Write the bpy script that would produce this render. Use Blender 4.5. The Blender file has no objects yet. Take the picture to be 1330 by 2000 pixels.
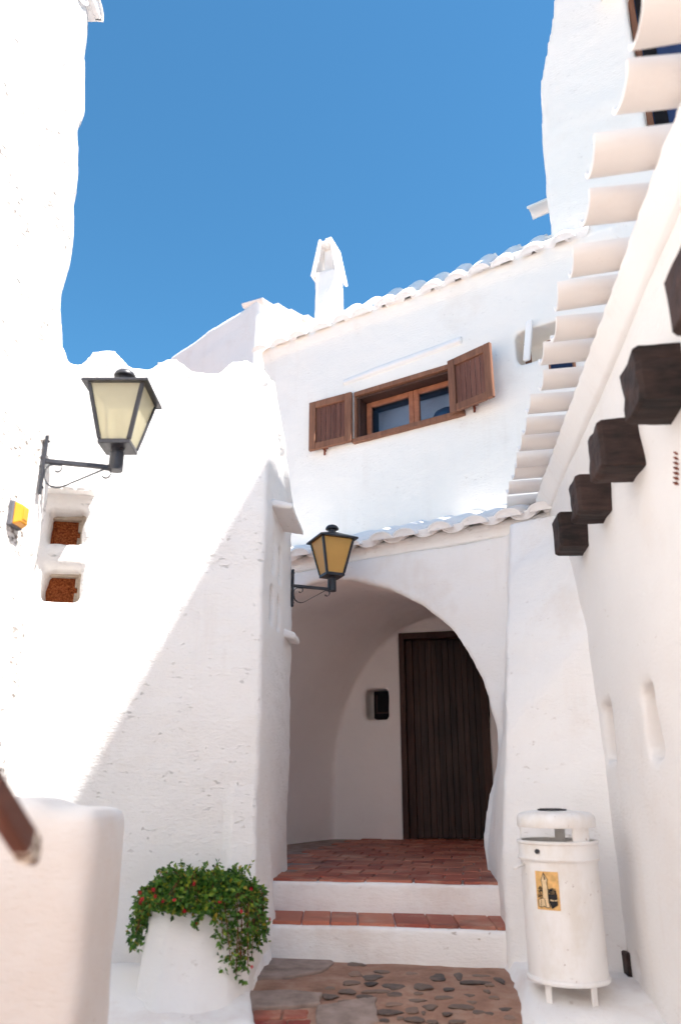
import bpy, bmesh, math, random
import numpy as np
from mathutils import Vector, Matrix

random.seed(7)
SC = bpy.context.scene
COL = SC.collection

# ------------------------------------------------------------------ camera
FPX, TH, CAMZ = 1530.0, math.radians(19.0), 0.86
cd = bpy.data.cameras.new('camera')
cam = bpy.data.objects.new('camera', cd); COL.objects.link(cam)
cam.location = (0, 0, CAMZ); cam.rotation_euler = (math.pi/2 + TH, 0, 0)
cd.sensor_fit = 'VERTICAL'; cd.sensor_height = 36.0; cd.sensor_width = 24.0
cd.lens = 36.0*FPX/2000.0
cd.clip_start = 0.05; cd.clip_end = 2000
cd.dof.use_dof = True; cd.dof.focus_distance = 5.6; cd.dof.aperture_fstop = 1.8
SC.camera = cam

# ------------------------------------------------------------------ light
SUN = Vector((0.47, -0.30, 1.0)).normalized()
w = bpy.data.worlds.new('World'); SC.world = w; w.use_nodes = True
nt = w.node_tree
bg = nt.nodes['Background']; sky = nt.nodes.new('ShaderNodeTexSky')
sky.sky_type = 'NISHITA'; sky.sun_disc = False
sky.sun_elevation = math.asin(SUN.z); sky.sun_rotation = math.atan2(SUN.x, SUN.y)
sky.altitude = 0; sky.air_density = 1.0; sky.dust_density = 0.0; sky.ozone_density = 9.0
tint = nt.nodes.new('ShaderNodeMix'); tint.data_type = 'RGBA'; tint.blend_type = 'MULTIPLY'
tint.inputs[0].default_value = 1.0; tint.inputs[7].default_value = (0.66, 1.08, 1.0, 1)   # clear deep Mediterranean blue, the whole dome alike
nt.links.new(sky.outputs[0], tint.inputs[6]); nt.links.new(tint.outputs[2], bg.inputs[0]); bg.inputs[1].default_value = 0.069
ld = bpy.data.lights.new('sun', 'SUN'); lo = bpy.data.objects.new('sun', ld); COL.objects.link(lo)
ld.energy = 5.0; ld.angle = math.radians(0.53); ld.color = (1.0, 0.955, 0.90)
lo.rotation_euler = SUN.to_track_quat('Z', 'Y').to_euler(); lo.location = (3, -3, 12)
SC.view_settings.view_transform = 'Standard'; SC.view_settings.look = 'None'
SC.view_settings.gamma = 1.0; SC.view_settings.use_curve_mapping = False
SC.view_settings.exposure = 1.71
SC.render.engine = 'CYCLES'
SC.cycles.max_bounces = 14; SC.cycles.diffuse_bounces = 10; SC.cycles.glossy_bounces = 4
SC.cycles.transmission_bounces = 6; SC.cycles.use_denoising = True
SC.cycles.sample_clamp_indirect = 10

# ------------------------------------------------------------------ photo-survey helpers (pixel -> point on a real plane)
CT, ST = math.cos(TH), math.sin(TH)
def ray(px, py):
    X = (px-665)/FPX; Z = (1000-py)/FPX
    return Vector((X, CT - Z*ST, ST + Z*CT))
C0 = Vector((0, 0, CAMZ))
def onpl(px, py, p, n):
    d = ray(px, py); p = Vector(p); n = Vector(n)
    return C0 + d*((p-C0).dot(n)/d.dot(n))
def aty(px, py, y):
    d = ray(px, py); return C0 + d*(y/d.y)
def onz(px, py, z):
    d = ray(px, py); return C0 + d*((z-CAMZ)/d.z)

# ------------------------------------------------------------------ object helpers
W = {}
def reg(o, parent, M):
    COL.objects.link(o)
    if parent is not None:
        o.parent = parent; o.matrix_parent_inverse = W[parent].inverted()
    o.matrix_basis = M; W[o] = M.copy()
    return o
def thing(name, loc, label, cat, group=None, kind=None):
    o = bpy.data.objects.new(name, None); o.empty_display_size = 0.1
    reg(o, None, Matrix.Translation(Vector(loc)))
    return tag(o, label, cat, group, kind)
def tag(o, label=None, cat=None, group=None, kind=None):
    if label: o['label'] = label
    if cat: o['category'] = cat
    if group: o['group'] = group
    if kind: o['kind'] = kind
    return o
def place(name, me, mat=None, parent=None, M=None):
    o = bpy.data.objects.new(name, me)
    if mat is not None and not me.materials: me.materials.append(mat)
    return reg(o, parent, M if M is not None else Matrix.Identity(4))

class MB:
    def __init__(s): s.v = []; s.f = []
    def add(s, vs, fs):
        b = len(s.v); s.v += [tuple(v) for v in vs]; s.f += [tuple(i+b for i in f) for f in fs]; return s
    def hexa(s, p):          # 8 corners: bottom 0-3 ccw, top 4-7
        return s.add(p, [(3,2,1,0),(4,5,6,7),(0,1,5,4),(1,2,6,5),(2,3,7,6),(3,0,4,7)])
    def box(s, lo, hi):
        x0,y0,z0 = lo; x1,y1,z1 = hi
        return s.hexa([(x0,y0,z0),(x1,y0,z0),(x1,y1,z0),(x0,y1,z0),(x0,y0,z1),(x1,y0,z1),(x1,y1,z1),(x0,y1,z1)])
    def fbox(s, fr, u0, u1, v0, v1, n0, n1):   # n towards viewer
        o, u, v, n = fr
        P = lambda a,b,c: o+u*a+v*b+n*c
        # ccw seen from +v
        return s.hexa([P(u0,v0,n1),P(u1,v0,n1),P(u1,v0,n0),P(u0,v0,n0),P(u0,v1,n1),P(u1,v1,n1),P(u1,v1,n0),P(u0,v1,n0)])
    def prism(s, poly, z0, z1):      # poly ccw list of (x,y); z0/z1 number or list
        n = len(poly)
        a = z0 if isinstance(z0,(list,tuple)) else [z0]*n
        b = z1 if isinstance(z1,(list,tuple)) else [z1]*n
        vs = [(p[0],p[1],a[i]) for i,p in enumerate(poly)] + [(p[0],p[1],b[i]) for i,p in enumerate(poly)]
        return s.add(vs, [tuple(range(n-1,-1,-1)), tuple(range(n,2*n))] + [(i,(i+1)%n,n+(i+1)%n,n+i) for i in range(n)])
    def loft(s, A, B):               # closed solid between two polygons of points
        n = len(A)
        return s.add(list(A)+list(B), [tuple(range(n-1,-1,-1)), tuple(range(n,2*n))] + [(i,(i+1)%n,n+(i+1)%n,n+i) for i in range(n)])
    def lathe(s, prof, c, seg=24, a0=0, a1=None, cap=True):   # prof: (r,z)
        c = Vector(c); full = a1 is None; a1 = a0+2*math.pi if full else a1
        m = seg if full else seg+1
        b = len(s.v)
        for r, z in prof:
            for i in range(m):
                a = a0+(a1-a0)*i/seg
                s.v.append((c.x+r*math.cos(a), c.y+r*math.sin(a), c.z+z))
        for j in range(len(prof)-1):
            for i in range(seg):
                i2 = (i+1)%m
                s.f.append((b+j*m+i, b+j*m+i2, b+(j+1)*m+i2, b+(j+1)*m+i))
        if cap and full:
            s.f.append(tuple(b+i for i in range(m-1,-1,-1)))
            s.f.append(tuple(b+(len(prof)-1)*m+i for i in range(m)))
        return s
    def tube(s, pts, r, seg=8):
        pts = [Vector(p) for p in pts]; b = len(s.v); n = len(pts)
        rr = r if isinstance(r,(list,tuple)) else [r]*n
        up = Vector((0,0,1))
        for i, p in enumerate(pts):
            t = (pts[min(i+1,n-1)]-pts[max(i-1,0)]).normalized()
            if abs(t.dot(up)) > .98: up = Vector((1,0,0))
            x = t.cross(up).normalized(); y = x.cross(t)
            for k in range(seg):
                a = 2*math.pi*k/seg
                s.v.append(tuple(p + x*(rr[i]*math.cos(a)) + y*(rr[i]*math.sin(a))))
        for i in range(n-1):
            for k in range(seg):
                k2 = (k+1)%seg
                s.f.append((b+i*seg+k, b+i*seg+k2, b+(i+1)*seg+k2, b+(i+1)*seg+k))
        s.f.append(tuple(b+k for k in range(seg-1,-1,-1))); s.f.append(tuple(b+(n-1)*seg+k for k in range(seg)))
        return s
    def strip(s, pts, t, w):         # flat bar swept in the local x-z plane, width w along y
        b = len(s.v); n = len(pts)
        for i,(x,z) in enumerate(pts):
            x0,z0 = pts[max(i-1,0)]; x1,z1 = pts[min(i+1,n-1)]
            l = math.hypot(x1-x0,z1-z0) or 1; nx, nz = -(z1-z0)/l, (x1-x0)/l
            for a,c in ((-1,-1),(1,-1),(1,1),(-1,1)):
                s.v.append((x+nx*t/2*a, c*w/2, z+nz*t/2*a))
        for i in range(n-1):
            for k in range(4):
                k2=(k+1)%4
                s.f.append((b+i*4+k, b+i*4+k2, b+(i+1)*4+k2, b+(i+1)*4+k))
        s.f.append((b,b+1,b+2,b+3)); s.f.append((b+(n-1)*4+3,b+(n-1)*4+2,b+(n-1)*4+1,b+(n-1)*4))
        return s
    def mesh(s, name, smooth=False, bevel=0, segs=1, angle=None):
        me = bpy.data.meshes.new(name); me.from_pydata(s.v, [], s.f)
        bm = bmesh.new(); bm.from_mesh(me)
        bmesh.ops.recalc_face_normals(bm, faces=bm.faces)
        if bevel > 0:
            es = [e for e in bm.edges if len(e.link_faces)==2 and e.calc_face_angle(0) > .5]
            bmesh.ops.bevel(bm, geom=es, offset=bevel, segments=segs, affect='EDGES', profile=.6)
        if smooth:
            for f in bm.faces: f.smooth = True
            if angle:
                for e in bm.edges:
                    if len(e.link_faces)==2 and e.calc_face_angle(0) > angle: e.smooth = False
        bm.to_mesh(me); bm.free()
        return me
    def obj(s, name, mat, parent=None, M=None, **k):
        return place(name, s.mesh(name, **k), mat, parent, M)

# numpy value noise ------------------------------------------------------------
def vnoise(P, seed):
    i = np.floor(P).astype(np.int64); f = P-i; f = f*f*(3-2*f)
    def h(a,b,c):
        n = (a*374761393 + b*668265263 + c*2147483647 + seed*974634777) & 0xFFFFFFFF
        n = ((n ^ (n>>13))*1274126177) & 0xFFFFFFFF
        n = n ^ (n>>16)
        return (n & 0xFFFF)/32767.5 - 1
    x,y,z = i[:,0],i[:,1],i[:,2]; fx,fy,fz = f[:,0],f[:,1],f[:,2]
    l = lambda a,b,t: a+(b-a)*t
    return l(l(l(h(x,y,z),h(x+1,y,z),fx), l(h(x,y+1,z),h(x+1,y+1,z),fx), fy),
             l(l(h(x,y,z+1),h(x+1,y,z+1),fx), l(h(x,y+1,z+1),h(x+1,y+1,z+1),fx), fy), fz)

def plaster(name, mb, mat, parent=None, cuts=(), voxel=.026, amps=(.014,.007,.0028), seed=1, sm=4):
    """closed solid(s) -> cut openings -> fused, rounded, hand-trowelled surface"""
    me = bpy.data.meshes.new('tmp'); me.from_pydata(mb.v, [], mb.f)
    bm = bmesh.new(); bm.from_mesh(me); bmesh.ops.recalc_face_normals(bm, faces=bm.faces); bm.to_mesh(me); bm.free()
    ob = bpy.data.objects.new('tmp', me); COL.objects.link(ob); tmp = []
    for c in cuts:
        cm = c.mesh('cut'); co = bpy.data.objects.new('cut', cm); COL.objects.link(co); tmp.append(co)
        m = ob.modifiers.new('b', 'BOOLEAN'); m.operation = 'DIFFERENCE'; m.object = co; m.solver = 'EXACT'; m.use_self = True
    m = ob.modifiers.new('r', 'REMESH'); m.mode = 'VOXEL'; m.voxel_size = voxel
    m = ob.modifiers.new('s', 'SMOOTH'); m.factor = .5; m.iterations = sm
    dg = bpy.context.evaluated_depsgraph_get(); dg.update()
    out = bpy.data.meshes.new_from_object(ob.evaluated_get(dg)); out.name = name
    for o in tmp+[ob]: bpy.data.objects.remove(o)
    n = len(out.vertices)
    co = np.empty(n*3, np.float32); out.vertices.foreach_get('co', co); co = co.reshape(-1,3).astype(np.float64)
    no = np.empty(n*3, np.float32); out.vertex_normals.foreach_get('vector', no); no = no.reshape(-1,3)
    d = amps[0]*vnoise(co*[1.3,1.3,1.6], seed) + amps[1]*vnoise(co*[3.6,3.6,6.0], seed+1) + amps[2]*vnoise(co*[11,11,21.0], seed+2)
    co += no*d[:,None]
    out.vertices.foreach_set('co', co.astype(np.float32).ravel()); out.update()
    out.polygons.foreach_set('use_smooth', np.ones(len(out.polygons), bool))
    out.materials.clear(); out.materials.append(mat)
    return place(name, out, None, parent)

# ------------------------------------------------------------------ materials
def new_mat(name, rough=.8, spec=.3):
    m = bpy.data.materials.new(name); m.use_nodes = True
    b = m.node_tree.nodes['Principled BSDF']
    b.inputs['Roughness'].default_value = rough; b.inputs['Specular IOR Level'].default_value = spec
    return m, m.node_tree, b
def N(t, typ, **k):
    n = t.nodes.new(typ)
    for a, v in k.items(): setattr(n, a, v)
    return n
def coords(t, scale, kind='Object', rnd=False):
    tc = N(t,'ShaderNodeTexCoord'); mp = N(t,'ShaderNodeMapping'); mp.inputs['Scale'].default_value = scale
    t.links.new(tc.outputs[kind], mp.inputs[0])
    return mp.outputs[0]
def wcoords(t, scale):
    g = N(t,'ShaderNodeNewGeometry'); mp = N(t,'ShaderNodeMapping'); mp.inputs['Scale'].default_value = scale
    t.links.new(g.outputs['Position'], mp.inputs[0]); return mp.outputs[0]
def noise(t, vec, scale, detail=4, rough=.55):
    n = N(t,'ShaderNodeTexNoise'); n.inputs['Scale'].default_value = scale; n.inputs['Detail'].default_value = detail
    n.inputs['Roughness'].default_value = rough; t.links.new(vec, n.inputs['Vector']); return n.outputs['Fac']
def ramp(t, fac, stops):
    r = N(t,'ShaderNodeValToRGB'); e = r.color_ramp.elements
    while len(e) < len(stops): e.new(.5)
    for i,(p,c) in enumerate(stops):
        e[i].position = p; e[i].color = (c,c,c,1) if isinstance(c,(int,float)) else (*c,1)
    t.links.new(fac, r.inputs[0]); return r.outputs[0]
def mixc(t, fac, a, b, mode='MIX'):
    m = N(t,'ShaderNodeMix', data_type='RGBA', blend_type=mode)
    for sock, v in ((m.inputs['Factor'],fac),(m.inputs[6],a),(m.inputs[7],b)):
        if isinstance(v,(int,float)): sock.default_value = v
        elif isinstance(v,tuple): sock.default_value = (*v,1)
        else: t.links.new(v, sock)
    return m.outputs[2]
def mth(t, op, a, b):
    m = N(t,'ShaderNodeMath', operation=op)
    for s_, v in zip(m.inputs, (a,b)):
        if isinstance(v,(int,float)): s_.default_value = v
        else: t.links.new(v, s_)
    return m.outputs[0]
def bump(t, b, h, strength, dist):
    n = N(t,'ShaderNodeBump'); n.inputs['Strength'].default_value = strength; n.inputs['Distance'].default_value = dist
    t.links.new(h, n.inputs['Height']); t.links.new(n.outputs[0], b.inputs['Normal'])

def whitewash(name, base=(.865,.845,.825), stain=(.60,.47,.38), amount=.35, marks=.6, rough_bump=1.0, pitc=(.50,.42,.36), st=(.56,.72), bd=.012, pt=(.53,.63), streak=.30, pitd=.8, pth=(.62,.69)):
    m, t, b = new_mat(name, .9, .15)
    v = wcoords(t, (1,1,1)); vs = wcoords(t, (1,1,2.6))
    tone = ramp(t, noise(t, v, 2.2, 5, .6), [(.3,.965),(.7,1.0)])
    c = mixc(t, 1.0, base, tone, 'MULTIPLY')
    big = ramp(t, noise(t, v, 1.1, 6, .65), [(st[0],0.0),(st[1],amount)])
    c = mixc(t, big, c, stain)
    stm = mth(t,'MULTIPLY', ramp(t, noise(t, wcoords(t,(7,7,.55)), 1.0, 5, .65), [(.54,0.0),(.70,1.0)]), ramp(t, noise(t, v, .9, 3, .5), [(.45,0.0),(.62,streak)]))
    c = mixc(t, stm, c, tuple(.5*a_+.5*b_ for a_,b_ in zip(base,stain)))
    # sparse pits and worn trowel edges; pitc can also carry painted relief shade
    pat = ramp(t, noise(t, vs, 2.4, 2, .5), [(pt[0],0.0),(pt[1],1.0)])
    pit = ramp(t, noise(t, vs, 21, 5, .7), [(pth[0],0.0),(pth[1],1.0)])
    pm = mth(t,'MULTIPLY', pat, pit)
    c = mixc(t, mth(t,'MULTIPLY', pm, marks), c, pitc)
    t.links.new(c, b.inputs['Base Color'])
    h = mth(t,'ADD', mth(t,'MULTIPLY', noise(t, vs, 26, 6, .62), .7), mth(t,'MULTIPLY', noise(t, v, 110, 3, .6), .16))
    h = mth(t,'SUBTRACT', h, mth(t,'MULTIPLY', pm, pitd))
    bump(t, b, h, .55*rough_bump, bd)
    return m
WHITE = whitewash('whitewash', marks=.5)
WHITE_SUN = whitewash('whitewash_old', base=(.87,.85,.83), amount=.10, marks=.12, rough_bump=1.2, bd=.014, pt=(.45,.60), pitd=2.2)
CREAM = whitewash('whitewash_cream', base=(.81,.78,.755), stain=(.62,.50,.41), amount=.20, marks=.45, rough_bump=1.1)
VAULT_LIFT = whitewash('whitewash_vault_lift', base=(.94,.89,.85), amount=.06, marks=.2, rough_bump=.8)  # brighter, warmer base stands in for bounce light missing inside the vault
FACADEW = whitewash('whitewash_facade', base=(.92,.870,.805), amount=.22, marks=.35, rough_bump=.9)
LEFTW = whitewash('whitewash_left', base=(.87,.85,.83), amount=.05, marks=.95, rough_bump=1.3, pitc=(.21,.17,.145), bd=.016, pt=(.45,.56), pitd=4.0, pth=(.545,.62))  # dark pit colour paints in relief shade that the bright sun washes out
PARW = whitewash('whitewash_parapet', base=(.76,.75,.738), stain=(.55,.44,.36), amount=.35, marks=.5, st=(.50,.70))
FRESH = whitewash('whitewash_fresh', base=(.90,.88,.86), amount=.05, marks=.1, rough_bump=.5)
DIRTY = whitewash('whitewash_scuffed', base=(.90,.88,.86), stain=(.56,.41,.33), amount=.55, marks=.8, rough_bump=1.1, st=(.50,.70), streak=.6)
TILEW = whitewash('whitewashed_tile', base=(.86,.84,.825), stain=(.55,.42,.35), amount=.2, marks=.35, rough_bump=.5)
TILEC = whitewash('whitewashed_tile_cream', base=(.85,.81,.775), stain=(.6,.48,.4), amount=.12, marks=.1, rough_bump=.35)

def wood(name, dark, light, scale=(30,30,2.2), rough=.6, spec=.3, bstr=.5, contrast=(.3,.7)):
    m, t, b = new_mat(name, rough, spec)
    v = wcoords(t, scale)
    n1 = noise(t, v, 1.0, 6, .65); n2 = noise(t, wcoords(t,(2.5,2.5,1.5)), 1.6, 4, .6)
    f = mth(t,'ADD', mth(t,'MULTIPLY', n1, .65), mth(t,'MULTIPLY', n2, .35))
    oi = N(t,'ShaderNodeObjectInfo')
    f = mth(t,'ADD', f, mth(t,'MULTIPLY', mth(t,'SUBTRACT', oi.outputs['Random'], .5), .14))
    t.links.new(ramp(t, f, [(contrast[0],dark),(contrast[1],light)]), b.inputs['Base Color'])
    bump(t, b, n1, bstr, .006)
    return m
SHUT = wood('shutter_wood', (.120,.048,.028), (.31,.140,.078), (45,45,4))
FRAMEW = wood('window_wood', (.23,.075,.036), (.46,.175,.09), (14,14,30), .45)
SHUTP = wood('shutter_plank_wood', (.085,.032,.022), (.215,.088,.058), (45,45,4))
JAMB = wood('dark_jamb_wood', (.035,.016,.012), (.09,.042,.030), (30,30,4))
DOORW = wood('door_wood', (.022,.011,.009), (.090,.046,.034), (38,38,1.6), .55, .3, .6, (.38,.75))
BEAMW = wood('tarred_beam_wood', (.010,.007,.0065), (.078,.044,.036), (5,26,26), .7, .25, .9, (.35,.72))
RAILW = wood('rail_wood', (.075,.026,.018), (.18,.075,.055), (20,5,20), .55)

def simple(name, col, rough=.6, spec=.4, metal=0, var=.15, vs=9, bstr=.2):
    m, t, b = new_mat(name, rough, spec); b.inputs['Metallic'].default_value = metal
    n = noise(t, wcoords(t,(1,1,1)), vs, 5, .6)
    lo_ = tuple(c*(1-var) for c in col); hi_ = tuple(min(1,c*(1+var)) for c in col)
    t.links.new(ramp(t, n, [(.35,lo_),(.65,hi_)]), b.inputs['Base Color'])
    if bstr: bump(t, b, noise(t, wcoords(t,(1,1,1)), vs*6, 4, .6), bstr, .003)
    return m
IRON = simple('black_iron', (.022,.022,.028), .42, .5, 0, .3, 20, .15)
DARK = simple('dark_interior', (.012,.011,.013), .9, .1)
RUST = simple('rusty_iron', (.20,.055,.03), .85, .2, 0, .4, 60)
BIN = None
def bin_paint():
    m, t, b = new_mat('bin_paint', .42, .4)
    v = wcoords(t,(1,1,.6))
    big = ramp(t, noise(t, v, 7, 6, .65), [(.46,0.0),(.68,.50)])
    c = mixc(t, big, (.82,.805,.79), (.64,.57,.48))
    chips = ramp(t, noise(t, wcoords(t,(1,1,1)), 42, 5, .65), [(.665,0.0),(.69,1.0)])
    c = mixc(t, mth(t,'MULTIPLY', chips, .6), c, (.25,.16,.11))
    t.links.new(c, b.inputs['Base Color']); bump(t, b, noise(t, v, 55, 4, .6), .15, .002); return m
BIN = bin_paint()
STICK = simple('sticker_paper', (.72,.43,.16), .6, .3, 0, .18, 40, 0)
STICKL = simple('sticker_pale_paper', (.78,.58,.34), .6, .3, 0, .12, 40, 0)
INK = simple('sticker_ink', (.012,.012,.014), .6, .3, 0, .1, 20, 0)

def terracotta(name, a, b_, rough=.62):
    m, t, b = new_mat(name, rough, .3)
    oi = N(t,'ShaderNodeObjectInfo'); r = ramp(t, oi.outputs['Random'], [(0,a),(1,b_)])
    v = wcoords(t,(1,1,1))
    wear = ramp(t, noise(t, v, 5, 6, .65), [(.50,0.0),(.72,.75)])
    c = mixc(t, wear, r, (.50,.30,.21))
    dk = ramp(t, noise(t, v, 3.3, 5, .6), [(.53,0.0),(.68,.6)])
    c = mixc(t, dk, c, (.13,.060,.048))
    t.links.new(c, b.inputs['Base Color']); bump(t, b, noise(t, v, 45, 5, .6), .35, .004)
    return m
TERRA = terracotta('terracotta', (.30,.070,.048), (.50,.18,.11))
def ground_mat():
    m, t, b = new_mat('mortar_ground', .92, .15)
    v = wcoords(t,(1,1,1))
    c = ramp(t, noise(t, v, 6, 6, .65), [(.3,(.25,.140,.098)),(.5,(.36,.205,.145)),(.72,(.45,.31,.235))])
    sp = ramp(t, noise(t, v, 70, 4, .7), [(.60,0.0),(.68,.55)])
    c = mixc(t, sp, c, (.19,.125,.10))
    t.links.new(c, b.inputs['Base Color'])
    h = mth(t,'ADD', noise(t, v, 18, 6, .65), mth(t,'MULTIPLY', noise(t, v, 120, 3, .6), .3))
    bump(t, b, h, .8, .012); return m
GROUND = ground_mat()
def stone_mat():
    m,t,b=new_mat('cobble_stone',.75,.3); v=wcoords(t,(1,1,1)); oi=N(t,'ShaderNodeObjectInfo')
    c=ramp(t,oi.outputs['Random'],[(0,(.068,.058,.055)),(.5,(.125,.096,.083)),(.85,(.20,.14,.11)),(1,(.28,.18,.135))])
    c=mixc(t,ramp(t,noise(t,v,22,6,.7),[(.45,0.0),(.68,.45)]),c,(.30,.19,.14))
    t.links.new(c,b.inputs['Base Color']); bump(t,b,noise(t,v,50,5,.65),.7,.005); return m
STONE = stone_mat()
CONC = simple('old_concrete', (.31,.235,.20), .92, .15, 0, .25, 9, .7)
BRICK = terracotta('painted_brick', (.22,.035,.03), (.34,.11,.075), .8)
GREYP = simple('grey_plastic', (.10,.10,.115), .5, .4, 0, .1)
AMBER = None
def translucent(name, col, tcol, mixf=.5, rough=.35, clear=0.0):
    m, t, b = new_mat(name, rough, .5)
    n = noise(t, wcoords(t,(1,1,1)), 14, 4, .6)
    c = mixc(t, ramp(t, n, [(.35,0.0),(.7,.35)]), col, tuple(x*.72 for x in col))
    t.links.new(c, b.inputs['Base Color'])
    tr = N(t,'ShaderNodeBsdfTranslucent'); tr.inputs[0].default_value = (*tcol,1)
    mx = N(t,'ShaderNodeMixShader'); mx.inputs[0].default_value = mixf
    t.links.new(b.outputs[0], mx.inputs[1]); t.links.new(tr.outputs[0], mx.inputs[2])
    if clear:
        tp=N(t,'ShaderNodeBsdfTransparent'); tp.inputs[0].default_value=(*tcol,1); m2=N(t,'ShaderNodeMixShader'); m2.inputs[0].default_value=clear
        t.links.new(mx.outputs[0],m2.inputs[1]); t.links.new(tp.outputs[0],m2.inputs[2]); mx=m2
    t.links.new(mx.outputs[0], t.nodes['Material Output'].inputs[0]); return m
AMBER = translucent('amber_glass', (.90,.64,.24), (.98,.76,.32), clear=.22)
FROST = translucent('frosted_glass', (.80,.76,.62), (.95,.93,.82), clear=.42)
LENS = translucent('amber_lens', (.80,.40,.04), (.95,.55,.06), .3, .2)
def glass(name, tint=(.75,.82,.92)):
    m, t, b = new_mat(name, .04, .6)
    gl = N(t,'ShaderNodeBsdfGlossy'); gl.inputs['Roughness'].default_value = .03; gl.inputs[0].default_value=(.9,.95,1,1)
    tr = N(t,'ShaderNodeBsdfTransparent'); tr.inputs[0].default_value = (*tint,1)
    fr = N(t,'ShaderNodeFresnel'); fr.inputs[0].default_value = 1.22
    mx = N(t,'ShaderNodeMixShader')
    t.links.new(fr.outputs[0], mx.inputs[0]); t.links.new(tr.outputs[0], mx.inputs[1]); t.links.new(gl.outputs[0], mx.inputs[2])
    t.links.new(mx.outputs[0], t.nodes['Material Output'].inputs[0]); return m
GLASS = glass('window_glass')
def weave():
    m, t, b = new_mat('rust_fibre_board', .95, .1)
    v = wcoords(t,(1,1,1)); n = noise(t, v, 95, 5, .75)
    t.links.new(ramp(t, n, [(.36,(.10,.022,.008)),(.52,(.32,.085,.028)),(.68,(.52,.19,.07))]), b.inputs['Base Color'])
    bump(t, b, n, 1.0, .006); return m
FIBRE = weave()
OLDW = wood('weathered_wood', (.30,.235,.18), (.62,.54,.45), (14,14,30), .85, .15, .8)
def leaf_mat():
    m, t, b = new_mat('leaf', .45, .4)
    g = N(t,'ShaderNodeNewGeometry')
    c = ramp(t, g.outputs['Random Per Island'], [(0,(.022,.065,.010)),(.40,(.060,.165,.022)),(.78,(.13,.27,.035)),(.92,(.28,.33,.03)),(1,(.38,.27,.03))])
    t.links.new(c, b.inputs['Base Color'])
    tr = N(t,'ShaderNodeBsdfTranslucent'); t.links.new(c, tr.inputs[0])
    mx = N(t,'ShaderNodeMixShader'); mx.inputs[0].default_value = .25
    t.links.new(b.outputs[0], mx.inputs[1]); t.links.new(tr.outputs[0], mx.inputs[2])
    t.links.new(mx.outputs[0], t.nodes['Material Output'].inputs[0]); return m
LEAF = leaf_mat()
FLOWER = simple('flower_petal', (.50,.012,.030), .5, .3, 0, .3, 80, 0)
STEM = simple('stem', (.16,.055,.03), .7, .2, 0, .3, 40, 0)
SOIL = simple('soil', (.05,.03,.02), .95, .1, 0, .4, 40, .8)

# ------------------------------------------------------------------ survey planes
UX = Vector((math.cos(math.radians(33)), -math.sin(math.radians(33)), 0))   # along the arched house, to the right
NO = Vector((-math.sin(math.radians(33)), -math.cos(math.radians(33)), 0))  # its outward normal
ZV = Vector((0,0,1))
P0 = Vector((.95, 5.30, 0))              # porch front plane
Q0 = P0 - NO*.60                         # upper facade plane
def PS(s, z, d=0): return P0 + UX*s + ZV*z + NO*d
def QS(s, z, d=0): return Q0 + UX*s + ZV*z + NO*d
def on_p(px, py): h = onpl(px,py,P0,NO); return ((h-P0).dot(UX), h.z)
def on_q(px, py, d=0): h = onpl(px,py,Q0+NO*d,NO); return ((h-Q0).dot(UX), h.z)
FP = (P0, UX, ZV, NO); FQ = (Q0, UX, ZV, NO)
RD = Vector((.11, 1, 0)).normalized(); RN = Vector((-RD.y, RD.x, 0))       # right house wall, faces left
R0 = Vector((.8555, 0, 0))
def on_r(px, py, d=0): return onpl(px, py, R0+RN*d, RN)
A_DIR = Vector((.98,.19,0)).normalized(); A_N = Vector((A_DIR.y,-A_DIR.x,0))  # low house front, faces camera
A0 = Vector((-.43,4.30,0))
def on_a(px, py, d=0): h = onpl(px,py,A0+A_N*d,A_N); return ((h-A0).dot(A_DIR), h.z)
FA = (A0, A_DIR, ZV, A_N)
LD = Vector((.11,1,0)).normalized(); LN = Vector((LD.y,-LD.x,0))             # left house wall, faces right
L0 = Vector((-1.296,3.20,0))

# barrel roof tiles
def tile_mesh(name, r0=.085, r1=.10, L=.42, th=.018, seg=10, flat=.60, arc=1.0, cap=False):
    mb = MB(); vs=[]; 
    for (r,y) in ((r0,0),(r1,L)):
        for rr in (r, r-th):
            for i in range(seg+1):
                a = math.pi*(.5-.5*arc) + math.pi*arc*i/seg
                vs.append((rr*math.cos(a), y, rr*math.sin(a)*flat))
    n = seg+1; f=[]
    for i in range(seg):
        f += [(i,i+1,2*n+i+1,2*n+i), (n+i+1,n+i,3*n+i,3*n+i+1), (i+1,i,n+i,n+i+1), (2*n+i,2*n+i+1,3*n+i+1,3*n+i)]
    f += [(0,2*n,3*n,n),(seg,n+seg,3*n+seg,2*n+seg)]
    if cap:      # mortar plug closing the lower end
        b0=len(vs); rr=r1-th*.6
        for yy in (L-.05,L-.006):
            for i in range(seg+1):
                a=math.pi*i/seg; vs.append((rr*math.cos(a),yy,rr*math.sin(a)*flat))
        f += [tuple(range(b0+n,b0+2*n)),tuple(range(b0+n-1,b0-1,-1)),(b0,b0+seg,b0+n+seg,b0+n)]
    return mb.add(vs,f).mesh(name, smooth=True, angle=.9)
TILE_ME = tile_mesh('barrel_tile', cap=True)
TILE_LONG = tile_mesh('barrel_tile_long', .088, .10, .80, cap=True)
TILE_PAN = tile_mesh('channel_tile', .083, .090, .46, .017, 10, .62)
TILE_UP = tile_mesh('barrel_tile_upper', .090, .108, .44, .02, 10, .85, 1.0, True)
for me_ in (TILE_ME, TILE_LONG, TILE_UP): me_.materials.append(TILEW)
TILE_PAN.materials.append(TILEC)
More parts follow.
